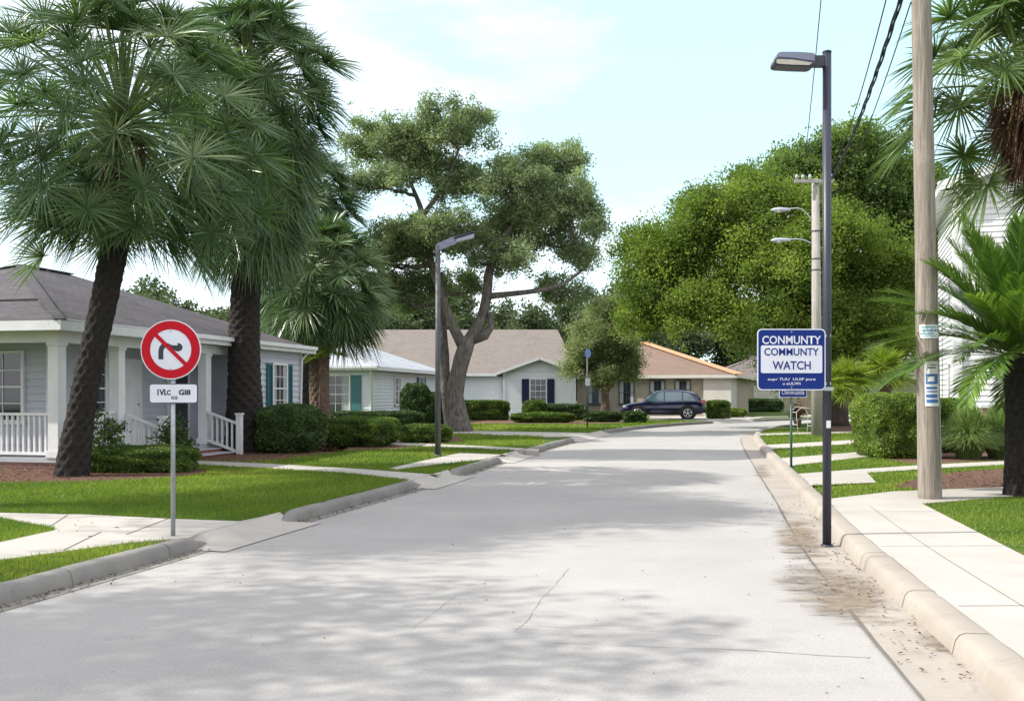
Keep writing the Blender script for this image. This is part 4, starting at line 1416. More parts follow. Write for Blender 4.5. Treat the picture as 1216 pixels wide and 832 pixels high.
window(h6, (-.02, 1.6, 3.9), R(-90), .8, 1.7, curtain=False)
window(h6, (-.02, 1.6, 1.0), R(-90), .8, 1.5, curtain=False)
window(h6, (4.5, -.02, 4.1), 0, .9, 1.6)
# low brick garden wall in front of it
bw = thing('brick_wall', 'low red brick wall with pale flat coping behind the fountain grasses', 'wall', (13.2, 27.2, .12), R(-6))
MB().box(0, 9, 0, .3, 0, 1.12).build('wall_body', M_BRICK, bw)
MB().box(-.05, 9.05, -.05, .35, 1.12, 1.22).build('coping', M_WHITE, bw, bevel=.01)

# ================================================================== trees
s39 = 39 / FPX
def lob(px, py, rx, ry, Y, bx, by, dy=0, ryd=None, pxm=None):
    k = Y / FPX
    return ((px - bx) * k, dy, (by - py) * k, rx * k, (ryd or (rx * .8) * k), ry * k)
OK_ = [lob(468, 168, 50, 32, 39, 545, 512, .5), lob(537, 160, 40, 30, 39, 545, 512, -.6), lob(505, 190, 46, 28, 39, 545, 512, 1.2),
       lob(458, 222, 40, 16, 39, 545, 512, -.8), lob(548, 215, 32, 24, 39, 545, 512, .6), lob(478, 290, 52, 34, 39, 545, 512, .8), lob(440, 300, 26, 22, 39, 545, 512, 1.2),
       lob(535, 285, 40, 30, 39, 545, 512, -1.4), lob(605, 225, 46, 38, 39, 545, 512, -.5), lob(655, 205, 40, 40, 39, 545, 512, .8),
       lob(625, 270, 56, 38, 39, 545, 512, 1.0), lob(675, 255, 34, 36, 39, 545, 512, -.8), lob(708, 272, 18, 16, 39, 545, 512, .3),
       lob(702, 305, 16, 14, 39, 545, 512, -.3), lob(668, 345, 28, 18, 39, 545, 512, .6), lob(585, 308, 44, 22, 39, 545, 512, -.6),
       lob(455, 345, 36, 28, 39, 545, 512, 1.6), lob(505, 335, 30, 22, 39, 545, 512, 2.2), lob(560, 335, 24, 12, 39, 545, 512, 2.0)]
def op(px, py, dy=0): return ((px - 545) * s39, dy, (512 - py) * s39)
oak_paths = [([op(546, 518), op(543, 490), op(540, 470), op(545, 440), op(552, 415), op(556, 400)], [.62, .43, .36, .34, .33, .31]),
             ([op(554, 410), op(572, 378), op(578, 350), op(582, 318), op(600, 280), op(630, 240)], [.27, .22, .19, .16, .12, .06]),
             ([op(550, 412), op(535, 380), op(522, 345, .3), op(508, 300, .5), op(500, 250, .5), op(480, 200, .4)], [.23, .18, .16, .13, .10, .05]),
             ([op(578, 352), op(612, 349, -.3), op(640, 346, -.5), op(668, 338, -.4), op(695, 318)], [.14, .11, .095, .075, .04]),
             ([op(562, 402), op(576, 398), op(583, 388), op(582, 372, -.2)], [.24, .2, .15, .09]),
             ([op(536, 512, .5), op(529, 470, .5), op(527, 420, .6), op(523, 370, .8), op(522, 320, 1)], [.30, .20, .18, .14, .09]),
             ([op(500, 255, .5), op(530, 215, 0), op(545, 180, -.3)], [.11, .08, .04])]
tree('live_oak', 'tall spreading oak with forked bare limbs on the left lawn by the bend', 'tree', (xat(545, 39), 39, .12), OK_, oak_paths,
     200000, .10, M_OAKLEAF, M_OAKBARK, clump=.42, flat=.9, cpm=.55, fill=.15, twig=.4, twr=.024)

BT = [lob(795, 330, 52, 50, 46, 990, 507, 0), lob(852, 285, 55, 48, 46, 990, 507, -1), lob(905, 335, 62, 55, 46, 990, 507, -2.5), lob(815, 378, 52, 36, 46, 990, 507, -1.5),
      lob(955, 300, 60, 55, 46, 990, 507, -1), lob(1035, 335, 52, 55, 46, 990, 507, 0), lob(1010, 400, 52, 36, 46, 990, 507, -1.5), lob(890, 398, 46, 32, 46, 990, 507, -2.5),
      lob(765, 372, 26, 34, 46, 990, 507, 0), lob(770, 300, 28, 28, 46, 990, 507, 1), lob(1060, 410, 36, 36, 46, 990, 507, .5), lob(955, 390, 46, 38, 46, 990, 507, -2),
      lob(830, 250, 32, 24, 46, 990, 507, 1), lob(900, 250, 42, 30, 46, 990, 507, 0), lob(940, 440, 40, 14, 46, 990, 507, -1)]
k46 = 46 / FPX
tp = [([(0, 0, -.1), (.1, 0, 1.4), (0, 0, 2.6), (-.6, 0, 4.2), (-1.6, 0, 6)], [.75, .5, .46, .4, .3]),
      ([(0, 0, 2.4), (1, 0, 4), (1.5, 0, 6)], [.35, .26, .15]), ([(-.4, 0, 3.6), (-2.5, -.4, 5), (-5, -.5, 6)], [.32, .25, .15])]
tree('broad_tree', 'wide dense yellow-green tree with the dark trunk behind the far utility pole', 'tree', (xat(990, 46), 46, .12), BT, tp,
     280000, .140, M_GREENLEAF, M_DKBARK, clump=.75, flat=.8, cpm=1.15, twig=.05)
BT2 = [lob(950, 222, 48, 36, 56, 1045, 500, 0), lob(1000, 195, 46, 36, 56, 1045, 500, 0), lob(1055, 215, 46, 46, 56, 1045, 500, 0), lob(905, 232, 34, 24, 56, 1045, 500, .5),
       lob(1090, 270, 44, 52, 56, 1045, 500, 0), lob(1010, 265, 60, 50, 56, 1045, 500, 1), lob(880, 212, 10, 8, 56, 1045, 500, .5), lob(1100, 360, 46, 60, 56, 1045, 500, 1), lob(1030, 170, 28, 18, 56, 1045, 500, .5)]
tp = [([(0, 0, -.1), (0, 0, 3), (-.2, 0, 8), (-1, 0, 12)], [.7, .5, .4, .2])]
tree('tall_tree', 'taller mid-green tree rising behind the wide yellow-green tree', 'tree', (xat(1045, 56), 56, .12), BT2, tp,
     120000, .20, M_GREENLEAF2, M_DKBARK, clump=.85, flat=.8, twig=.05)
ST = [lob(720, 405, 36, 32, 55, 718, 498, 0), lob(700, 425, 28, 22, 55, 718, 498, -.5), lob(738, 425, 24, 22, 55, 718, 498, .3), lob(722, 372, 20, 18, 55, 718, 498, .2),
      lob(748, 440, 14, 10, 55, 718, 498, 0), lob(690, 435, 16, 14, 55, 718, 498, .3), lob(722, 445, 26, 12, 55, 718, 498, -.4)]
tp = [([(0, 0, -.1), (.05, 0, .8), (0, 0, 1.7), (.1, 0, 3)], [.32, .24, .22, .12]), ([(0, 0, 1.5), (-.6, 0, 2.4), (-1, 0, 3.2)], [.14, .1, .05]), ([(0, 0, 1.5), (.7, 0, 2.4), (1.2, 0, 3.1)], [.14, .1, .05])]
tree('small_round_tree', 'small grey-green rounded tree with reddish trunk between the gabled house and the car', 'tree', (xat(718, 55), 55, .12), ST, tp,
     60000, .11, M_OLIVELEAF, M_PALMBARK2, clump=.5, flat=.9, cpm=1.0, twig=.1)

# distant trees along the back
def far_tree(seedv):
    random.seed(seedv)
    L = []
    for i in range(9):
        a = random.uniform(0, 6.28); r_ = random.uniform(0, 3.2)
        L.append((math.cos(a) * r_, math.sin(a) * r_, random.uniform(3.0, 9.5), random.uniform(1.8, 2.8), random.uniform(1.8, 2.8), random.uniform(1.5, 2.3)))
    L.append((0, 0, 10.3, 2, 2, 1.6)); L.append((0, 0, 2.5, 3.2, 3, 2))
    return tree('distant_tree', 'leafy tree in the row far behind the houses', 'tree', (0, 0, 0), L,
                [([(0, 0, -.1), (0, 0, 4), (0, 0, 9)], [.5, .35, .15])], 26000, .36, M_FARLEAF, M_DKBARK, clump=1.0, flat=.8, twig=.05, group='trees in the row far behind the houses')
protos = [far_tree(3), far_tree(5), far_tree(9)]
spots = []
random.seed(21)
x_ = -62
while x_ < 95:
    spots.append((x_ + random.uniform(-1.5, 1.5), 104 + random.uniform(-6, 8), random.uniform(.85, 1.12)))
    x_ += 6.2
spots += [(-30, 78, .8), (-36, 70, .8), (-22, 84, .85), (34, 92, .8), (41, 90, .9), (49, 88, .9), (28, 96, .85), (46, 60, .8), (56, 56, .9), (32, 50, .72), (38, 44, .72), (-9, 92, .9), (2, 94, .85), (12, 95, .9)]
for i, (x_, y_, s_) in enumerate(spots):
    o = protos[i] if i < 3 else copy_tree(protos[i % 3])
    o.location = (x_, y_, .0); o.rotation_euler = (0, 0, random.uniform(0, 6.28)); o.scale = (s_, s_, s_)

# ---- trees just outside the frame on the left whose shade falls on the road
def shade_tree(x_, y_, z0, lobes_r, n_leaf, label):
    L = []
    for (dx, dy, dz, r_) in lobes_r: L.append((dx, dy, z0 + dz, r_, r_, r_ * .55))
    tree('shade_tree', label, 'tree', (x_, y_, .12), L, [([(0, 0, -.1), (0, 0, z0 * .5), (.3, 0, z0)], [.4, .3, .2])], n_leaf, .12, M_OAKLEAF, M_OAKBARK, clump=.95, twig=.2)
random.seed(4)
shade_tree(-14.5, 12.3, 10.4, [(0, 0, 0, 2.2), (2.2, .8, .8, 1.8), (-2, .5, 2.0, 2.0), (0, -.2, 3.2, 1.8), (1, 1.8, -1, 1.7), (-2.8, 1.6, 4.4, 1.8), (-4.6, .3, 5.6, 1.7), (-2.2, -2.2, 2.6, 1.6), (-4.4, -1.6, 5.0, 1.5)], 85000, 'leafy oak just left of the near lawn, shading the road')
shade_tree(-13.0, 4.0, 8.2, [(0, 0, 0, 2.2), (1.8, 1.6, .6, 1.7), (-1.5, 1.2, 1.6, 1.8), (-.6, -1.6, 0.8, 1.6), (-3.2, 1.0, 2.8, 1.5)], 15000, 'leafy oak beside the camera at left, shading the near road')

# ================================================================== palms
random.seed(31)
X1, Y1 = -8.15, 17.9
def pw(px, py, Y, bx, dy=0): return (xat(px, Y) - bx, dy, zat(py, Y) - .12)
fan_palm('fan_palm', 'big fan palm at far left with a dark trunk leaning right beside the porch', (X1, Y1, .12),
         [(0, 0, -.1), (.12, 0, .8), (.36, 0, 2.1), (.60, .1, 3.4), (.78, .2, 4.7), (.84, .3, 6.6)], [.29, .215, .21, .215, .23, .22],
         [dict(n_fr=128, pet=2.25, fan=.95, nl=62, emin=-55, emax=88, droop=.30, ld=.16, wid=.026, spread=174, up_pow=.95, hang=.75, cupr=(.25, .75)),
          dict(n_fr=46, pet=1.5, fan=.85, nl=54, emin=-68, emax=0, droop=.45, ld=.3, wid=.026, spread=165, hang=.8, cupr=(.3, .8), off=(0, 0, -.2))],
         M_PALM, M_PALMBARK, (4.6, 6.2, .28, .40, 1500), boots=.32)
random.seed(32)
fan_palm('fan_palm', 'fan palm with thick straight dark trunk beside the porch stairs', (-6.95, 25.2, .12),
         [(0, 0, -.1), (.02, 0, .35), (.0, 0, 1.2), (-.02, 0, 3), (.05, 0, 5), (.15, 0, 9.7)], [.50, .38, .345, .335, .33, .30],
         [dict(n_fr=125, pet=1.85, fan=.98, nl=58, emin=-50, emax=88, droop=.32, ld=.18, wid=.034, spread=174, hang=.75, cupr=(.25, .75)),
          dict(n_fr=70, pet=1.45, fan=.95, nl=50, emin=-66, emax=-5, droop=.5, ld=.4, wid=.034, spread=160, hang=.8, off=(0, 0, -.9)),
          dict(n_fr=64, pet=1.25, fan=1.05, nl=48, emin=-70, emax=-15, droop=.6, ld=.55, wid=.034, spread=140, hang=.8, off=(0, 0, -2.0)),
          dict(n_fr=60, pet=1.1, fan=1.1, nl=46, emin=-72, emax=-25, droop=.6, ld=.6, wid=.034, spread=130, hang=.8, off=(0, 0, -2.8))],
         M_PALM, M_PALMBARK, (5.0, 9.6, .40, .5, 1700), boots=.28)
random.seed(33)
fan_palm('fan_palm', 'shorter fan palm with rough brown trunk rising from the hedges by the blue-grey roof', (xat(379, 33), 33, .12),
         [(0, 0, -.1), (.02, 0, 1), (.0, 0, 2.2), (.05, 0, 3.8), (.12, 0, 5.45)], [.36, .30, .30, .34, .32],
         [dict(n_fr=105, pet=1.7, fan=.95, nl=54, emin=-42, emax=88, droop=.30, ld=.2, wid=.042, spread=170, hang=.6, cupr=(.25, .7)),
          dict(n_fr=60, pet=1.5, fan=1.05, nl=48, emin=-55, emax=-5, droop=.5, ld=.5, wid=.042, spread=150, hang=.7, off=(0, 0, -.1))],
         M_PALM, M_PALMBARK2, (4.0, 5.5, .42, .55, 1100), boots=.32)
random.seed(34)
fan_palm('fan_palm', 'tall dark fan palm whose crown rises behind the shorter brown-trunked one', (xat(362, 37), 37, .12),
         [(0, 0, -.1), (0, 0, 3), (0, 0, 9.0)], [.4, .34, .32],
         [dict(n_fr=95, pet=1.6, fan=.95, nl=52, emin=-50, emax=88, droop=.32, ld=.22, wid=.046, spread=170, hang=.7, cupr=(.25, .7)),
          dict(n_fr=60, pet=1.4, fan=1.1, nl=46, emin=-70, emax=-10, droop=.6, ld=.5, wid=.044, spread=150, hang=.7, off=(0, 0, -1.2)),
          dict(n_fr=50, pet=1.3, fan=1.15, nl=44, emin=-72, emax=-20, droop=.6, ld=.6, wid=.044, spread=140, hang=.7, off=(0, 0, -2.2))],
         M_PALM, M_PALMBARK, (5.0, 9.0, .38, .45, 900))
# low young fronds on the short palm's trunk
random.seed(35)
V, Q, T = fan_crown(16, .55, .62, 26, 0, emin=5, emax=70, droop=.25, wid=.035, spread=120, tmean=.6)
o = link('young_palm', np_mesh('young_palm', V, Q, M_PALMLIME, T), None, (xat(381, 32.45), 32.4, zat(425, 32.4)))
stem = MB(); stem.tube([(0, 0, -(o.location.z - .1)), (0, .0, -.6), (0, 0, .05)], [.06, .05, .05], 8)
so = stem.build('stem', M_PALMBARK2, o)
tag(o, 'bright green young palm spreading in front of the brown palm trunk', 'palm tree')

random.seed(36)
fan_palm('fan_palm', 'fan palm at upper right with brown dead fibres under its fronds', (xat(1276, 17.2), 17.2, .12),
         [(0, 0, -.1), (-.1, 0, 3), (-.82, 0, 6.85)], [.34, .26, .26],
         [dict(n_fr=64, pet=1.95, fan=1.0, nl=62, emin=-8, emax=85, droop=.40, ld=.28, wid=.036, spread=165, hang=.55, segs=4, cupr=(.15, .5)),
          dict(n_fr=5, pet=1.35, fan=1.05, nl=56, emin=-62, emax=-30, droop=.5, ld=.4, wid=.036, spread=130, hang=.9, segs=4, off=(0, 0, -.2))],
         M_PALMR, M_PALMBARK, (5.5, 6.8, .30, .60, 3200))
random.seed(37)
for (px, hh, lbl, xo) in ((1008, 2.55, 'leaning small lime-green fan palm beside the tall clipped hedge', -.12), (1041, 3.25, 'small lime-green fan palm, the taller of the pair by the clipped hedge', 0)):
    Y_ = 37.5 if px == 1008 else 38.5
    lean = -.55 if px == 1008 else -.25
    fan_palm('small_fan_palm', lbl, (xat(px + 14, Y_), Y_, .12), [(0, 0, -.1), (lean * .4, 0, hh * .4), (lean, 0, hh * .72)], [.2, .16, .17],
             [dict(n_fr=46, pet=.62, fan=.75, nl=34, emin=-25, emax=85, droop=.35, wid=.035, spread=140, tmean=.5)], M_PALMLIME, M_PALMBARK2, boots=.3)

# feather palm, right foreground
random.seed(38)
fp = thing('feather_palm', 'low feather palm with long arching fronds in the mulch bed by the utility pole', 'palm tree', (xat(1206, 14.45), 14.45, .12))
palm_trunk([(0, 0, -.1), (.0, 0, .6), (.02, 0, 1.45), (0, 0, 2.12)], [.15, .125, .135, .15], boots=.45).build('trunk', M_PALMBARK, fp)
Vs, Qs, Ts, base = [], [], [], 0
ga = math.pi * (3 - 5 ** .5)
NF = 80
for i in range(NF):
    u = (i + .5) / NF
    el = R(84 - 80 * u ** .9) + random.uniform(-.07, .07)
    azm = i * ga + random.uniform(-.2, .2)
    L = random.uniform(1.9, 2.4)
    hd = np.array([math.cos(azm), math.sin(azm), 0.]); sd = np.array([-math.sin(azm), math.cos(azm), 0.])
    npt = 22
    p = np.array([0, 0, 2.05]); e = el
    path = [p.copy()]
    for k in range(npt):
        p = p + (hd * math.cos(e) + np.array([0, 0, math.sin(e)])) * L / npt
        e -= (.012 + .030 * max(0, math.cos(el)))* random.uniform(.8, 1.2)
        path.append(p.copy())
    path = np.array(path)
    for k in range(npt):
        w = .014 * (1.2 - k / npt)
        tdir = path[k + 1] - path[k]; upv = np.cross(sd, tdir); upv /= np.linalg.norm(upv)
        Vs.append(np.array([path[k] - sd * w, path[k] + sd * w, path[k + 1] + sd * w, path[k + 1] - sd * w])); Qs.append(np.array([[0, 1, 2, 3]]) + base); base += 4
        Ts.append(np.full(4, .75))
    ft = random.gauss(.42, .1)
    m_ = 78
    for s in (-1, 1):
        t = np.linspace(.12, 1, m_)
        ki = t * npt; k0 = np.minimum(ki.astype(int), npt - 1); fr = (ki - k0)[:, None]
        c = path[k0] * (1 - fr) + path[k0 + 1] * fr
        td = path[k0 + 1] - path[k0]; td /= np.linalg.norm(td, axis=1)[:, None]
        upv = np.cross(td, sd) * 1.0
        upv = upv * np.sign(upv[:, 2:3] + 1e-6)
        D = td * .93 + sd * s * .42 + upv * .16 + rng.normal(0, .05, (m_, 3)); D /= np.linalg.norm(D, axis=1)[:, None]
        LL = (.56 * np.sin(np.pi * (.12 + .80 * t)) ** .7 * rng.uniform(.88, 1.1, m_))[:, None]
        W = np.cross(D, upv); W /= np.linalg.norm(W, axis=1)[:, None]
        dz = np.array([0, 0, 1.])
        P1 = c + D * LL * .55 - dz * LL * .04; P2 = c + D * LL - dz * LL * .10
        V = np.stack([c - W * .006, c + W * .006, P1 - W * .010, P1 + W * .010, P2 - W * .001, P2 + W * .001], 1)
        Q = (np.array([[0, 1, 3, 2], [2, 3, 5, 4]])[None] + (np.arange(m_) * 6)[:, None, None]).reshape(-1, 4) + base
        base += m_ * 6
        Vs.append(V.reshape(-1, 3)); Qs.append(Q)
        Ts.append(np.repeat(np.clip(ft + rng.normal(0, .15, m_), 0, 1), 6))
link('crown', np_mesh('crown', np.concatenate(Vs), np.concatenate(Qs), M_FEATHER, np.concatenate(Ts)), fp)

# ================================================================== hedges and shrubs
def bpx(name, label, px0, px1, ybase, ytop, depth, mleaf, n_, size, p=4, dy=0, **kw):
    """shrub whose front foot is seen at ybase"""
    Yf = (EYE - LZ) * FPX / (ybase - HY)
    Yc = Yf + depth / 2
    w = (px1 - px0) / FPX * Yf
    h = zat(ytop, Yf + depth * .25) - LZ
    return bush(name, label, kw.pop('cat', 'hedge'), xat((px0 + px1) / 2, Yf) + xat((px0 + px1) / 2, 1) * depth * .3, Yc, w, depth, h, mleaf, n_, size, p, **kw)
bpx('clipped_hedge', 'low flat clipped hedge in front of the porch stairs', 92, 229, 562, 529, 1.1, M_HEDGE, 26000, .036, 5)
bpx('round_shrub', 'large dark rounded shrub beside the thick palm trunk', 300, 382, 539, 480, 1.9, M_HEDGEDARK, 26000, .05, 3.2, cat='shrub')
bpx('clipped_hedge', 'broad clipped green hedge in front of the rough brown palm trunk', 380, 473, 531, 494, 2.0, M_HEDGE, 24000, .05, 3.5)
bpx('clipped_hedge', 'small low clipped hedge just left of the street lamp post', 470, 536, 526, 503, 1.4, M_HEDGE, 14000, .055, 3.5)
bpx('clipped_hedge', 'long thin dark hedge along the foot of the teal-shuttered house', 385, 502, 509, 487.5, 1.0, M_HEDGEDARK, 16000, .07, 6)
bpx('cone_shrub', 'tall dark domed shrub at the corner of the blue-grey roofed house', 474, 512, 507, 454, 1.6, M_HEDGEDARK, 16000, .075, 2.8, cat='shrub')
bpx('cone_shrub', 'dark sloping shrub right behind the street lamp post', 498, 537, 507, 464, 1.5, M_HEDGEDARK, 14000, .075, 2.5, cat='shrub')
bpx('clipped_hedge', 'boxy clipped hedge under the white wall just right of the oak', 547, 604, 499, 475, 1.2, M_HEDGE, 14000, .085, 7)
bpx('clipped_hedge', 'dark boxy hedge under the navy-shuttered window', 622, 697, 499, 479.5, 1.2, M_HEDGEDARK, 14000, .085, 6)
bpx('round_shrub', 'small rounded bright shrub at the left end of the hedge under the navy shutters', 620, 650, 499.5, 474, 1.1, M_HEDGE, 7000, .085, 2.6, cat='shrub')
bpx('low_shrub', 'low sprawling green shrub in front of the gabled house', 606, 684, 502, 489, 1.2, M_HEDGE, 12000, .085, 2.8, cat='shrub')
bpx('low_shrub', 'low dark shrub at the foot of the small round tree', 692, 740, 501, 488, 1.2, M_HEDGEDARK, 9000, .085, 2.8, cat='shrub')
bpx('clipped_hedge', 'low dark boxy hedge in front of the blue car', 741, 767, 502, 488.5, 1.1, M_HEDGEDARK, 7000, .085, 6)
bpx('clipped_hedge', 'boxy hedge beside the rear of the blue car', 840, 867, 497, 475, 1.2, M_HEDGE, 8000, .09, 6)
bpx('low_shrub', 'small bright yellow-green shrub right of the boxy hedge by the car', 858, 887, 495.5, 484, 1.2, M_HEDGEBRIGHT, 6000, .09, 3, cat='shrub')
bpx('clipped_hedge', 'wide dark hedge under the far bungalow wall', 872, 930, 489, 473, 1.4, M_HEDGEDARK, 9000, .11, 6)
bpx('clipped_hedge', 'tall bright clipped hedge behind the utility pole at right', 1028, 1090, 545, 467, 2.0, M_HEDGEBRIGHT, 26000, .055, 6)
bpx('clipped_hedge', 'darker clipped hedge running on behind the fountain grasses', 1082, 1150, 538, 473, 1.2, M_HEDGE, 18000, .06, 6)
# small trunk-side leafy shrubs in front of the railing
for (px, yb, yt, lbl, hw) in ((125, 556, 490, 'thin leafy shrub in front of the porch railing, left of the prohibition sign', 40), (207, 552, 492, 'thin leafy shrub at the foot of the porch stairs behind the prohibition sign', 28)):
    Y_ = 18.7 if px == 125 else 20.0
    x0 = xat(px, Y_)
    t = thing('leafy_shrub', lbl, 'shrub', (x0, Y_, .12))
    hh = zat(yt, Y_) - .12; rr = hw / 2 / FPX * Y_
    V, Q, T, cs, own = crown([(0, 0, hh * .62, rr, rr * .8, hh * .36), (rr * .3, 0, hh * .4, rr * .7, rr * .7, hh * .3)], 1500, .065, .16, 1.2, .8)
    link('foliage', np_mesh('foliage', V, Q, M_HEDGEDARK, T), t)
    mb = MB()
    for q in cs[::3]: mb.tube(limb_path((random.uniform(-.05, .05), 0, 0), tuple(q), .02, .08, 4), [.012, .01, .008, .006, .004], 5)
    mb.build('stem', M_DKBARK, t)
Yt = 23.2
tuft('fountain_grass', 'smaller tuft of fountain grass left of the utility pole', 'ornamental grass', xat(1088, Yt), Yt, .66, 1.1, 5200, M_TUFT, .012)
Yt = 22.6
tuft('fountain_grass', 'large mound of fountain grass right of the utility pole', 'ornamental grass', xat(1150, Yt), Yt, .95, 1.25, 8500, M_TUFT, .012)
tuft('fountain_grass', 'mound of fountain grass beside the feather palm trunk', 'ornamental grass', xat(1186, 22.9), 22.9, .85, 1.2, 7000, M_TUFT, .012)

# ================================================================== signs, poles, lamps
def text_mesh(s, mtx, w, h, matl, name, parent, depth=.002, bold=.0, shear=0):
    cu = bpy.data.curves.new('t', 'FONT')
    cu.body = s; cu.extrude = 0; cu.offset = bold; cu.resolution_u = 3; cu.shear = shear
    ob = bpy.data.objects.new('t', cu); col.objects.link(ob)
    dg = bpy.context.evaluated_depsgraph_get()
    me = bpy.data.meshes.new_from_object(ob.evaluated_get(dg))
    bpy.data.objects.remove(ob); bpy.data.curves.remove(cu)
    co = np.array([v_.co[:] for v_ in me.vertices])
    lo, hi = co.min(0), co.max(0)
    for v_ in me.vertices:
        x = (v_.co.x - lo[0]) / (hi[0] - lo[0]) - .5; z = (v_.co.y - lo[1]) / (hi[1] - lo[1]) - .5
        v_.co = mtx @ Vector((x * w, 0, z * h))
    me.materials.clear(); me.materials.append(matl)
    return link(name, me, parent)


def rrect(w, h, r, n_=6):
    out = []
    for cx_, cy_, a0 in ((w / 2 - r, h / 2 - r, 0), (-w / 2 + r, h / 2 - r, 90), (-w / 2 + r, -h / 2 + r, 180), (w / 2 - r, -h / 2 + r, 270)):
        for i in range(n_ + 1):
            a = R(a0 + 90 * i / n_); out.append((cx_ + r * math.cos(a), cy_ + r * math.sin(a)))
    return out


def disc(r, n_=48): return [(r * math.cos(2 * math.pi * i / n_), r * math.sin(2 * math.pi * i / n_)) for i in range(n_)]


def T3(x_, y_, z_): return Matrix.Translation((x_, y_, z_))


# --- prohibition sign
Ys = 10.28; Xs = xat(203, Ys)
ps = thing('prohibition_sign', 'round red and white no-right-turn sign on a steel post by the left kerb', 'road sign', (Xs, Ys, .12), R(3))
zc = zat(415, Ys) - .12
rr = 35.3 / FPX * Ys
p = MB(); p.tube([(.012, .035, -.1), (.012, .035, zc + .30)], .0245, 12); p.tube([(.012, .035, zc - .55), (.012, .035, zc - .53)], .03, 12)
p.build('post', M_STEEL, ps)
f = MB(); f.prism(disc(rr), -.006, .004, T3(0, 0, zc)); face = f.build('sign_face', M_SIGNWHITE, ps)
ring = MB()
R1, R0 = rr * .965, rr * .68
n_ = 64
vs, fs = [], []
for i in range(n_):
    a = 2 * math.pi * i / n_
    vs += [(R1 * math.cos(a), -.0085, zc + R1 * math.sin(a)), (R0 * math.cos(a), -.0085, zc + R0 * math.sin(a))]
for i in range(n_):
    j = (i + 1) % n_; fs.append((2 * i, 2 * j, 2 * j + 1, 2 * i + 1))
ring.add(vs, [q[::-1] for q in fs])
ring.build('red_ring', M_SIGNRED, face)
m_ = T3(0, -.010, zc) @ Matrix.Rotation(R(45), 4, 'Y')
MB().box(-R0 * 1.02, R0 * 1.02, -.0015, .0005, -rr * .065, rr * .065, m_).build('red_bar', M_SIGNRED, face)
# bent arrow
aw = MB()
P = [(-.50, -.42), (-.50, -.05), (-.42, .12), (-.25, .19), (.0, .10), (.22, .08), (.36, .08)]
P = [(x_ * R0 * .95 + .0, z_ * R0 * 1.15) for x_, z_ in P]
PC = [tuple(q) for q in catmull(P, .012)]
A = offset(PC, .026); B = offset(PC, -.026)
vs = [(q[0], -.0072, zc + q[1]) for q in A] + [(q[0], -.0072, zc + q[1]) for q in B]
k = len(PC)
aw.add(vs, [(i, i + 1, k + i + 1, k + i) for i in range(k - 1)])
hook = [(.10, .06), (.30, .10), (.36, .22), (.34, .36), (.52, .30), (.62, .14), (.56, -.02), (.40, -.10), (.22, -.06)]
aw.add([(x_ * R0 * .95, -.0078, zc + z_ * R0 * .95) for x_, z_ in hook], [tuple(range(len(hook)))])
aw.build('arrow_symbol', M_SIGNBLACK, face)
w_, h_ = 57 / FPX * Ys, 23.5 / FPX * Ys
zp = zat(467, Ys) - .12
f = MB(); f.prism(rrect(w_, h_, .03), -.006, .003, T3(.028, 0, zp)); pl = f.build('plate', M_SIGNBLACK, ps)
MB().prism(rrect(w_ - .018, h_ - .018, .025), -.0085, -.0065, T3(.028, 0, zp)).build('plate_face', M_SIGNWHITE, pl)
for s_, dx, dz, ww, hh in (('1VI', -.125, .012, .085, .066), ('.C', -.055, .010, .055, .056), ('GI8', .118, .012, .125, .060), ('ICS', .012, -.045, .065, .032)):
    text_mesh(s_, T3(.028 + dx, -.0098, zp + dz), ww, hh, M_SIGNBLACK, 'lettering', pl, bold=.045)
b_ = MB(); b_.box(-.02, .045, .003, .03, zc - .32, zc - .30); b_.box(-.03, .06, .003, .012, zp + .06, zp + .08); b_.build('bracket', M_STEEL, ps)
for zz in (zc + .2, zc - .2): MB().tube([(.0, -.0125, zz), (0, -.0105, zz)], .008, 8).build('bolt', M_STEEL, ps)

# --- black street lamp, right
Yp = 10.42; Xp = xat(982, Yp)
bl = thing('street_lamp', 'tall dark street lamp post at the right kerb carrying the community watch sign', 'street lamp', (Xp, Yp, .0))
ht = zat(63, Yp)
m_ = MB(); m_.tube([(0, 0, -.05), (0, 0, ht)], .046, 20); m_.build('pole', M_BLACKMETAL, bl)
m_ = MB(); m_.tube([(0, 0, ht), (0, 0, ht + .018)], [.05, .045], 20); m_.build('pole_cap', M_BLACKMETAL, bl)
m_ = MB(); m_.tube([(0, 0, .0), (0, 0, .03)], .062, 20); m_.build('base_collar', M_BLACKMETAL, bl)
zl = ht - .10
m_ = MB(); m_.box(-.16, -.035, -.035, .035, zl - .055, zl + .065); m_.build('arm', M_BLACKMETAL, bl, bevel=.006)
prof = [(-.15, .072), (-.30, .085), (-.50, .088), (-.555, .075), (-.56, .018), (-.40, .006), (-.15, -.028)]
m_ = MB(); m_.prism([(x_, zl + z_) for x_, z_ in prof], -.085, .085); hd = m_.build('lamp_head', M_HEADBLUE, bl, bevel=.012)
lens = [(-.15, -.03), (-.40, .004), (-.58, .012), (-.59, -.045), (-.56, -.062), (-.40, -.072), (-.20, -.078), (-.155, -.06)]
m_ = MB(); m_.prism([(x_, zl + z_) for x_, z_ in lens], -.095, .095); ln = m_.build('lens_frame', M_BLACKMETAL, hd, bevel=.008)
l2 = [(-.185, -.038), (-.40, -.006), (-.565, .0), (-.572, -.038), (-.55, -.050), (-.40, -.060), (-.22, -.064)]
m_ = MB(); m_.prism([(x_, zl + z_) for x_, z_ in l2], -.0985, .0985); m_.build('lens', M_LENS, hd)
MB().box(-.05, .052, -.052, -.03, 1.68, 1.72).build('clamp', M_STEEL, bl)
MB().box(-.02, .025, -.048, -.044, 1.28, 1.36).build('sticker', M_PAPER, bl)

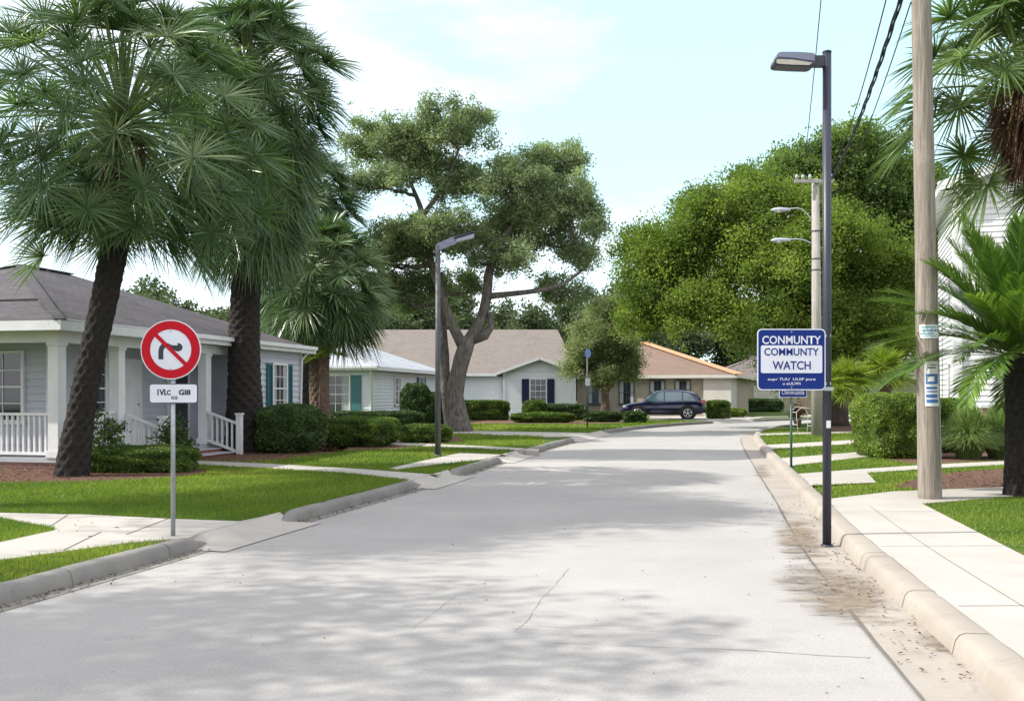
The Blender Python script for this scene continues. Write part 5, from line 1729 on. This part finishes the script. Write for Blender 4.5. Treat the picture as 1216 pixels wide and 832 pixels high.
# --- community watch sign
sw_, sh_ = 81.5 / FPX * Yp, 72.5 / FPX * Yp
cw = thing('community_sign', 'blue and white community watch sign fixed to the dark lamp post', 'sign', (xat(939.5, Yp - .05), Yp - .062, zat(427, Yp)), R(2))
f = MB(); f.prism(rrect(sw_, sh_, .05), .0, .006); pn = f.build('panel', M_SIGNWHITE, cw)
f = MB(); f.prism(rrect(sw_ - .024, sh_ - .024, .042), -.002, -.0005); f.build('blue_field', M_SIGNBLUE, pn)
f = MB(); f.prism(rrect(sw_ - .075, sh_ * .45, .02), -.0045, -.003, T3(0, 0, sh_ * .005)); f.build('white_field', M_SIGNWHITE, pn)
for s_, dz, ww, hh, mt, y_ in (('CONMUNTY', sh_ * .318, sw_ * .86, sh_ * .135, M_SIGNWHITE, -.0045), ('COMMUNTY', sh_ * .125, sw_ * .80, sh_ * .125, M_SIGNBLUE, -.0065),
                               ('WATCH', -sh_ * .095, sw_ * .56, sh_ * .14, M_SIGNBLUE, -.0065), ('eupr 7UU  UUIF pcre', -sh_ * .325, sw_ * .70, sh_ * .055, M_SIGNWHITE, -.0045),
                               ('u aULWi', -sh_ * .39, sw_ * .26, sh_ * .045, M_SIGNWHITE, -.0045)):
    text_mesh(s_, T3(0, y_, dz), ww, hh, mt, 'lettering', pn, bold=.018 if hh > .05 else .01)
for dz in (-.5, .5):
    MB().tube([(.0, -.007, dz * sh_ * .90), (0, -.003, dz * sh_ * .90)], .008, 8).build('bolt', M_STEEL, cw)
f = MB(); f.box(sw_ / 2 - .10, sw_ / 2 + .06, .006, .016, .24, .27); f.box(sw_ / 2 - .10, sw_ / 2 + .06, .006, .016, -.27, -.24); f.build('bracket', M_STEEL, cw)

# --- small blue sign on green post
Yg = 19.9; Xg = xat(939.5, Yg)
sg = thing('small_street_sign', 'small blue sign on a thin green post in the right verge', 'sign', (Xg, Yg, .12))
MB().tube([(0, 0, -.1), (0, 0, zat(470, Yg) - .12)], .026, 10).build('post', M_GREENMETAL, sg)
zz = zat(465.5, Yg) - .12
f = MB(); f.prism(rrect(33 / FPX * Yg, 12.5 / FPX * Yg, .02), -.034, -.028, T3(.03, 0, zz)); pn = f.build('panel', M_SIGNWHITE, sg)
f = MB(); f.prism(rrect(31.5 / FPX * Yg, 11 / FPX * Yg, .018), -.0365, -.0345, T3(.03, 0, zz)); f.build('blue_field', M_SIGNBLUE, pn)
text_mesh('Oimmuzela', T3(.03, -.0385, zz), .46, .10, M_SIGNWHITE, 'lettering', pn, bold=.0)

# --- distant round blue sign on grey post
Yb = 42.6
rs = thing('round_street_sign', 'small round blue sign on a thin grey post before the gabled house', 'road sign', (xat(697.5, Yb), Yb, .12))
zt = zat(414, Yb) - .12
MB().tube([(0, 0, -.1), (0, 0, zt)], .035, 10).build('post', M_GREYMETAL, rs)
MB().prism([(x_ * .8, z_ * 1.25) for x_, z_ in disc(.165, 24)], -.05, -.04, T3(.02, 0, zt - .2)).build('sign_face', mat('faded_sign_blue', (.13, .22, .50), None, .4), rs)
MB().box(-.10, .12, -.10, -.036, zat(458, Yb) - .12, zat(449, Yb) - .12).build('control_box', M_LAMPHEAD, rs, bevel=.01)

# --- left street lamp
Yl = 23.4
ll = thing('street_lamp', 'grey street lamp with slanted flat head in front of the oak', 'street lamp', (xat(520, Yl), Yl, .12))
zt = zat(291, Yl) - .12
m_ = MB(); m_.tube([(0, 0, -.1), (0, 0, zt)], [.072, .058], 16); m_.build('pole', M_GREYMETAL, ll)
m_ = MB(); m_.tube([(0, 0, .0), (0, 0, .06)], .10, 16); m_.build('base_collar', M_GREYMETAL, ll)
m_ = MB(); m_.prism([(-.03, zt - .06), (.03, zt - .14), (.42, zt + .02), (.52, zt + .10), (.42, zt + .22), (-.03, zt + .03)], -.05, .05); m_.build('arm', M_HEADBLUE, ll, bevel=.008)
m_ = MB(); m_.prism([(.40, zt + .14), (.93, zt + .31), (.93, zt + .335), (.40, zt + .21)], -.12, .12); hd = m_.build('lamp_head', M_BLACKMETAL, ll, bevel=.006)
m_ = MB(); m_.prism([(.45, zt + .07), (.86, zt + .17), (.88, zt + .27), (.45, zt + .14)], -.08, .08); m_.build('lens', mat('lens_blueglass', (.38, .44, .56), None, .2), hd)

# --- wooden utility pole, right
Yu = 14.0; Xu = xat(1104, Yu)
up = thing('utility_pole', 'thick weathered wooden utility pole in the right pavement with paper notices', 'utility pole', (Xu, Yu, .12))
HT = 12.3
tilt = -(10 / FPX * Yu) / (590 / FPX * Yu)
def ux(z): return tilt * z * 1.0
def ur(z): return .158 - .0035 * z
m_ = MB(); pts = [(ux(z), 0, z) for z in np.linspace(-.15, HT, 50)]
m_.tube(pts, [ur(p_[2]) * (1 + .012 * math.sin(p_[2] * 3)) for p_ in pts], 28, jitter=.008); m_.build('pole', M_POLEWOOD, up)
m_ = MB(); m_.box(ux(HT - .4) - 1.1, ux(HT - .4) + 1.1, -.30, -.18, HT - .5, HT - .38); m_.build('crossarm', M_POLEWOOD, up)
for x_ in (-1.0, -.5, .5, 1.0): m_ = MB(); m_.tube([(ux(HT) + x_, -.24, HT - .38), (ux(HT) + x_, -.24, HT - .30), (ux(HT) + x_, -.24, HT - .2)], [.03, .055, .03], 10); m_.build('insulator', M_LAMPHEAD, up)
m_ = MB(); m_.tube([(ux(z) + ur(z) * .92, -ur(z) * .25, z) for z in np.linspace(0, 3.1, 6)], .02, 8); m_.build('conduit', M_LAMPHEAD, up)


def wrap(z0, z1, a0, a1, off, matl, name, parent, n_=12):
    mb = MB(); vs = []
    for z in (z0, z1):
        for i in range(n_ + 1):
            a = R(a0 + (a1 - a0) * i / n_)
            vs.append((ux(z) + (ur(z) * 1.02 + off) * math.sin(a), -(ur(z) * 1.02 + off) * math.cos(a), z))
    mb.add(vs, [(i, i + 1, n_ + 2 + i, n_ + 1 + i) for i in range(n_)])
    return mb.build(name, matl, parent)


def zpx(py): return zat(py, Yu) - .12
nb_ = wrap(zpx(402), zpx(386), -62, 62, .004, M_PAPER, 'notice', up)
for k, (y0, y1, a, b_) in enumerate(((388.5, 390, -50, 40), (391.5, 394.5, -45, 50), (396, 397.5, -55, 30), (399, 400, -40, 45))):
    n3 = 5 if k == 1 else 1
    for q in range(n3):
        aa = a + (b_ - a) * q / n3; bb = a + (b_ - a) * (q + .8) / n3
        wrap(zpx(y1), zpx(y0), aa, bb, .006, M_TEALINK, 'print', nb_, 4)
nb_ = wrap(zpx(482), zpx(429), -38, 42, .004, M_PAPER, 'notice', up)
wrap(zpx(456), zpx(444), -32, 32, .0065, M_BLUEINK, 'print', nb_)
for y0, y1, a, b_ in ((436, 437.5, -20, 20), (433, 434, -10, 26), (459, 462, -30, 26), (464, 465.5, -28, 30), (468, 472, -32, 28), (474, 478, -30, 32)):
    wrap(zpx(y1), zpx(y0), a, b_, .0065, M_BLUEINK if y0 > 440 else M_GREYMETAL, 'print', nb_, 6)
wrap(zpx(453), zpx(447), -24, 10, .0085, M_PAPER, 'print', nb_)

# --- far utility pole with two lamps
Yf = 35.0; Xf = xat(970, Yf)
fpz = thing('far_utility_pole', 'pale grey utility pole with two cobra lamps beyond the dark lamp post', 'utility pole', (Xf, Yf, .12))
HF = zat(213, Yf) - .12
m_ = MB(); m_.tube([(0, 0, -.1), (-.02, 0, HF * .5), (-.05, 0, HF)], [.20, .165, .13], 18, jitter=.01); m_.build('pole', M_POLEGREY, fpz)
m_ = MB(); m_.box(-.85, .55, -.20, -.12, HF - .16, HF - .04); m_.build('crossarm', M_POLEGREY, fpz)
for x_ in (-.78, -.55, -.3, .25, .48):
    m_ = MB(); m_.tube([(x_, -.16, HF - .04), (x_, -.16, HF + .06), (x_, -.16, HF + .14)], [.03, .06, .035], 10); m_.build('insulator', M_LAMPHEAD, fpz)
for (py, zarm) in ((249, 263), (285, 290)):
    z1 = zat(py, Yf) - .12; z0 = zat(zarm, Yf) - .12
    m_ = MB(); m_.tube(catmull([(-.12, 0, z0), (-.55, 0, z1 + .02), (-1.05, -.0, z1 + .03)], .15), .022, 8); am = m_.build('lamp_arm', M_LAMPHEAD, fpz)
    m_ = MB()
    sec = catmull([(-.95, 0, z1), (-1.15, 0, z1), (-1.45, 0, z1 - .01), (-1.66, 0, z1 - .02)], .08)
    m_.tube(sec, list(np.interp(np.linspace(0, 1, len(sec)), [0, .2, .6, .9, 1], [.05, .09, .12, .09, .03])), 14)
    me = m_.mesh('lamp_head', M_LAMPHEAD)
    for v_ in me.vertices: v_.co.z = z1 + (v_.co.z - z1) * .72
    hd = link('lamp_head', me, am)
    m_ = MB(); m_.tube([(-1.4, 0, z1 - .12), (-1.4, 0, z1 - .04)], [.06, .11], 12); m_.build('lens', M_LENS, hd)
for z_ in (HF - 1.9, HF - 2.9, HF - 3.3): m_ = MB(); m_.tube([(-.03, 0, z_), (-.03, 0, z_ + .05)], .165, 18); m_.build('band', M_GREYMETAL, fpz)


def wire(name, label, a, b_, sag, r_, n_=24, clips=False, group=None, bundle=1):
    a, b_ = Vector(a), Vector(b_)
    mb = MB()
    for s in range(bundle):
        pts = []
        for i in range(n_ * bundle + 1):
            t = i / (n_ * bundle); p = a.lerp(b_, t); p.z -= sag * 4 * t * (1 - t)
            if bundle > 1:
                ph = t * 40 + s * 2.1; p += Vector((math.cos(ph) * r_ * 1.6, 0, math.sin(ph) * r_ * 1.6))
            pts.append(p - a)
        mb.tube(pts, r_, 6)
    o = mb.build(name, M_CABLE, None, a)
    return tag(o, label, 'overhead wire', group)
topN = lambda z: (Xu + ux(z), Yu, z)
fz = HF + .12
wire('cable_bundle', 'thick twisted black cable bundle strung between the two utility poles', (Xu + ux(7.55) - .2, Yu, 7.62), (Xf + .15, Yf - .13, fz - .35), .55, .017, bundle=3)
wire('overhead_wire', 'thin wire just left of the thick cable bundle', (Xu + ux(8.6) - .2, Yu, 8.5), (Xf + .25, Yf - .16, fz + .12), .75, .012)
wire('overhead_wire', 'thin wire crossing the sky behind the dark lamp head post', (Xu + ux(HT) - 1.0, Yu - .24, HT + .0), (Xf - .55, Yf - .16, fz + .12), .5, .012)
wire('overhead_wire', 'thin wire right of the thick cable bundle', (Xu + ux(7.2) - .15, Yu, 7.3), (Xf + .13, Yf, fz - .9), .75, .010)

# --- white tubular rack beside the far pole
rk = thing('bicycle_rack', 'small white tubular metal frame standing beside the far utility pole', 'rack', (xat(955, 36.5), 36.5, .12), R(10))
for dy in (0, .5):
    m_ = MB(); m_.tube([(-.25, dy, 0), (-.32, dy, .82), (-.1, dy, 1.02), (.3, dy, .95), (.42, dy, .7), (.36, dy, 0)], .009, 8); m_.build('side_frame', M_WHITE, rk)
m_ = MB()
for q in ((-.28, .35), (-.32, .82), (.42, .70), (.38, .3)): m_.tube([(q[0], 0, q[1]), (q[0], .5, q[1])], .009, 8)
m_.build('crossbar', M_WHITE, rk)

# --- potted plant by the far kerb
pt = thing('potted_plant', 'small terracotta pot with reddish plant beyond the green sign post', 'potted plant', (xat(947, 44), 44, .12))
MB().tube([(0, 0, 0), (0, 0, .28), (0, 0, .32)], [.12, .18, .19], 16).build('pot', M_TERRA, pt)
V, Q, T, cs, own = crown([(0, 0, .60, .26, .26, .30)], 900, .09, .18, 1.0, .9)
link('foliage', np_mesh('foliage', V, Q, M_LITTER, T), pt)

# ================================================================== the car
car = thing('parked_car', 'dark blue estate car parked on the drive before the orange-ridged house', 'car', (xat(788, 58.2), 58.2, .125), R(168))
car.scale = (1.06, 1.06, 1.06)
# local x = forward, y = left, z up; length 4.7
st = [  # x, half width, sill z, belt z, roof z, roof half width
    (-2.30, .70, .46, .82, .86, .60), (-2.22, .84, .36, .92, 1.02, .62), (-2.05, .90, .30, .98, 1.25, .60), (-1.75, .92, .27, 1.00, 1.46, .60),
    (-1.2, .93, .26, 1.00, 1.58, .62), (-.5, .93, .25, .98, 1.62, .63), (.1, .93, .25, .96, 1.60, .63), (.55, .92, .25, .95, 1.50, .62),
    (.95, .92, .25, .94, 1.22, .66), (1.22, .915, .25, .93, .98, .70), (1.6, .90, .26, .88, .93, .66), (2.0, .86, .28, .80, .84, .60), (2.25, .76, .32, .68, .71, .52), (2.36, .60, .38, .56, .58, .42)]
st = [tuple(float(v_) for v_ in q) for q in catmull(st, .07)]
mb = MB(); k = 16
for (x_, hw, s_, bz, rz_, rw) in st:
    ring = [(hw * .80, s_), (hw * .97, s_ + .05), (hw, (s_ + bz) * .5), (hw * .985, bz - .06), (hw * .95, bz), (rw + (hw * .95 - rw) * .35, bz + (rz_ - bz) * .65), (rw, rz_ - .03 * min(1, (rz_ - bz) * 5)), (rw * .6, rz_ + .01)]
    pts = [(x_, y_, z_) for y_, z_ in ring] + [(x_, -y_, z_) for y_, z_ in reversed(ring)]
    mb.v += pts
for i in range(len(st) - 1):
    for j in range(k):
        a, b_ = i * k + j, i * k + (j + 1) % k
        mb.f.append((a, b_, b_ + k, a + k)); mb.sm.append(True)
mb.f.append(tuple(range(k))); mb.sm.append(True)
mb.f.append(tuple((len(st) - 1) * k + j for j in reversed(range(k)))); mb.sm.append(True)
body = mb.build('body', M_CARPAINT, car)
bm = bmesh.new(); bm.from_mesh(body.data); bmesh.ops.recalc_face_normals(bm, faces=bm.faces); bm.to_mesh(body.data); bm.free()
SX = np.array([q[0] for q in st])
def stat(x_): return [float(np.interp(x_, SX, [q[c] for q in st])) for c in range(1, 6)]
def cpt(x_, t, s, off=.006):
    hw, s_, bz, rz_, rw = stat(x_)
    y0, y1, y2 = hw * .95, rw + (hw * .95 - rw) * .35, rw
    z0, z1, z2 = bz, bz + (rz_ - bz) * .65, rz_ - .03
    if t < .65: y_, z_ = y0 + (y1 - y0) * t / .65, z0 + (z1 - z0) * t / .65
    else: y_, z_ = y1 + (y2 - y1) * (t - .65) / .35, z1 + (z2 - z1) * (t - .65) / .35
    return (x_, s * (y_ + off), z_ + off * .4)
for s in (-1, 1):
    for (xa, xb) in ((-1.78, -1.12), (-1.05, -.12), (-.05, .88)):
        n_ = 10; vs = []
        for i in range(n_ + 1):
            x_ = xa + (xb - xa) * i / n_
            tt_ = .88
            if xa < -1.7: tt_ = min(.88, .15 + (x_ - xa) * 2.2)
            for t in (.05, .65 if tt_ > .65 else tt_ * .7, tt_): vs.append(cpt(x_, t, s))
        fs = []
        for i in range(n_):
            for j in range(2):
                q = (i * 3 + j, i * 3 + j + 1, (i + 1) * 3 + j + 1, (i + 1) * 3 + j); fs.append(q if s < 0 else q[::-1])
        g_ = MB(); g_.add(vs, fs, True); g_.build('side_window', M_CARGLASS, car)
    m_ = MB(); m_.box(.70, .86, s * .95 - .09, s * .95 + .09, .96, 1.08); m_.build('wing_mirror', M_CARPAINT, car, bevel=.02)
    m_ = MB(); m_.box(-2.34, -2.06, min(s * .62, s * .90), max(s * .62, s * .90), .88, 1.08); m_.build('tail_light', M_TAIL, car, bevel=.03)
    m_ = MB(); m_.box(1.98, 2.24, min(s * .55, s * .83), max(s * .55, s * .83), .64, .78); m_.build('headlight', M_HEADL, car, bevel=.03)
    m_ = MB(); m_.box(-1.3, 1.2, s * .905 - .03, s * .905 + .03, .235, .33); m_.build('side_sill', M_CARDARK, car, bevel=.01)
    m_ = MB(); m_.bar((-1.5, s * .60, 1.635), (.4, s * .60, 1.645), .03, .04); m_.build('roof_rail', M_CARDARK, car)
    for xw in (-1.38, 1.38):
        m_ = MB(); m_.tube([(xw, s * .70, .37), (xw, s * .935, .37)], .445, 28); m_.build('wheel_arch', M_CARDARK, car)
        m_ = MB()
        m_.tube([(xw, s * .72, .35), (xw, s * .74, .35), (xw, s * .93, .35), (xw, s * .95, .35)], [.33, .35, .35, .32], 32)
        ty = m_.build('wheel', M_TYRE, car)
        m_ = MB(); m_.tube([(xw + .225 * math.cos(2 * math.pi * q / 28), s * .956, .35 + .225 * math.sin(2 * math.pi * q / 28)) for q in range(29)], .018, 6, cap=False); m_.tube([(xw, s * .95, .35), (xw, s * .968, .35)], .05, 14)
        for q in range(5):
            a = q * 2 * math.pi / 5 + .3
            for da in (-.13, .13): m_.bar((xw + math.cos(a) * .05, s * .962, .35 + math.sin(a) * .05), (xw + math.cos(a + da) * .225, s * .962, .35 + math.sin(a + da) * .22), .025, .025, (0, 1, 0))
        m_.build('rim', M_RIM, ty)
# windscreen and rear window
vs = []
for i in range(9):
    x_ = .58 + .52 * i / 8
    hw, s_, bz, rz_, rw = stat(x_)
    for y_ in (-.92, -.45, 0, .45, .92): vs.append((x_ + .004, y_ * rw, rz_ + .018 - .015 * abs(y_)))
g_ = MB(); g_.add(vs, [(i * 5 + j, i * 5 + j + 1, (i + 1) * 5 + j + 1, (i + 1) * 5 + j) for i in range(8) for j in range(4)], True); g_.build('windscreen', M_CARGLASS, car)
vs = []
for i in range(7):
    x_ = -2.16 + .42 * i / 6
    hw, s_, bz, rz_, rw = stat(x_)
    for y_ in (-.88, -.4, 0, .4, .88): vs.append((x_ - .006, y_ * rw, rz_ + .018))
g_ = MB(); g_.add(vs, [(i * 5 + j, i * 5 + j + 1, (i + 1) * 5 + j + 1, (i + 1) * 5 + j) for i in range(6) for j in range(4)], True); g_.build('rear_window', M_CARGLASS, car)
m_ = MB(); m_.box(-2.37, -2.2, -.82, .82, .36, .56); m_.build('rear_bumper', M_CARDARK, car, bevel=.03)
m_ = MB(); m_.box(-2.345, -2.325, -.24, .24, .68, .80); m_.build('number_plate', M_SIGNWHITE, car)
m_ = MB(); m_.box(2.25, 2.39, -.60, .60, .30, .46); m_.build('front_bumper', M_CARDARK, car, bevel=.03)

# ================================================================== fallen leaves and grit
def litter(n_, fn, name, z, size):
    pts = [fn() for _ in range(n_)]
    C = np.array([(p_[0], p_[1], z) for p_ in pts])
    N = rand_dirs(n_) * .25 + np.array([0, 0, 1]); N /= np.linalg.norm(N, axis=1)[:, None]
    V, Q, T = leaf_quads(C, N, size, rng.random(n_), .5, .25)
    V[:, 2] += size * .25
    tag(link(name, np_mesh(name, V, Q, M_LITTER, T)), kind='stuff')
random.seed(77)
def f_r():
    y_ = 5.5 + abs(random.gauss(3.5, 3.5)); q = at_y(REs, y_); return (q[0] - abs(random.gauss(.12, .28)), y_)
def f_l():
    y_ = random.uniform(5, 33); q = at_y(LEs, y_); return (q[0] + abs(random.gauss(.0, .10)), y_)
litter(240, f_r, 'leaf_litter', .016, .030)
litter(1500, f_l, 'leaf_litter', .008, .030)
def f_road():
    y_ = random.uniform(5, 30); a, b_ = at_y(LEs, y_), at_y(REs, y_); return (random.uniform(a[0], b_[0]), y_)
litter(160, f_road, 'leaf_litter', .003, .022)
def f_lawn():
    while True:
        y_ = random.uniform(9, 24); x_ = random.uniform(-10, -2)
        q = at_y(LEs, y_)
        if x_ < q[0] - .3: return (x_, y_)
litter(160, f_lawn, 'leaf_litter', .165, .045)
def f_bed():
    c = random.choice(BEDS[:3] + BEDS[5:6]); xs = [q[0] for q in c]; ys = [q[1] for q in c]
    while True:
        x_, y_ = random.uniform(min(xs), max(xs)), random.uniform(min(ys), max(ys))
        if pip(c, np.array([x_]), np.array([y_]))[0]: return (x_, y_)
litter(3500, f_bed, 'mulch_chips', .136, .05)
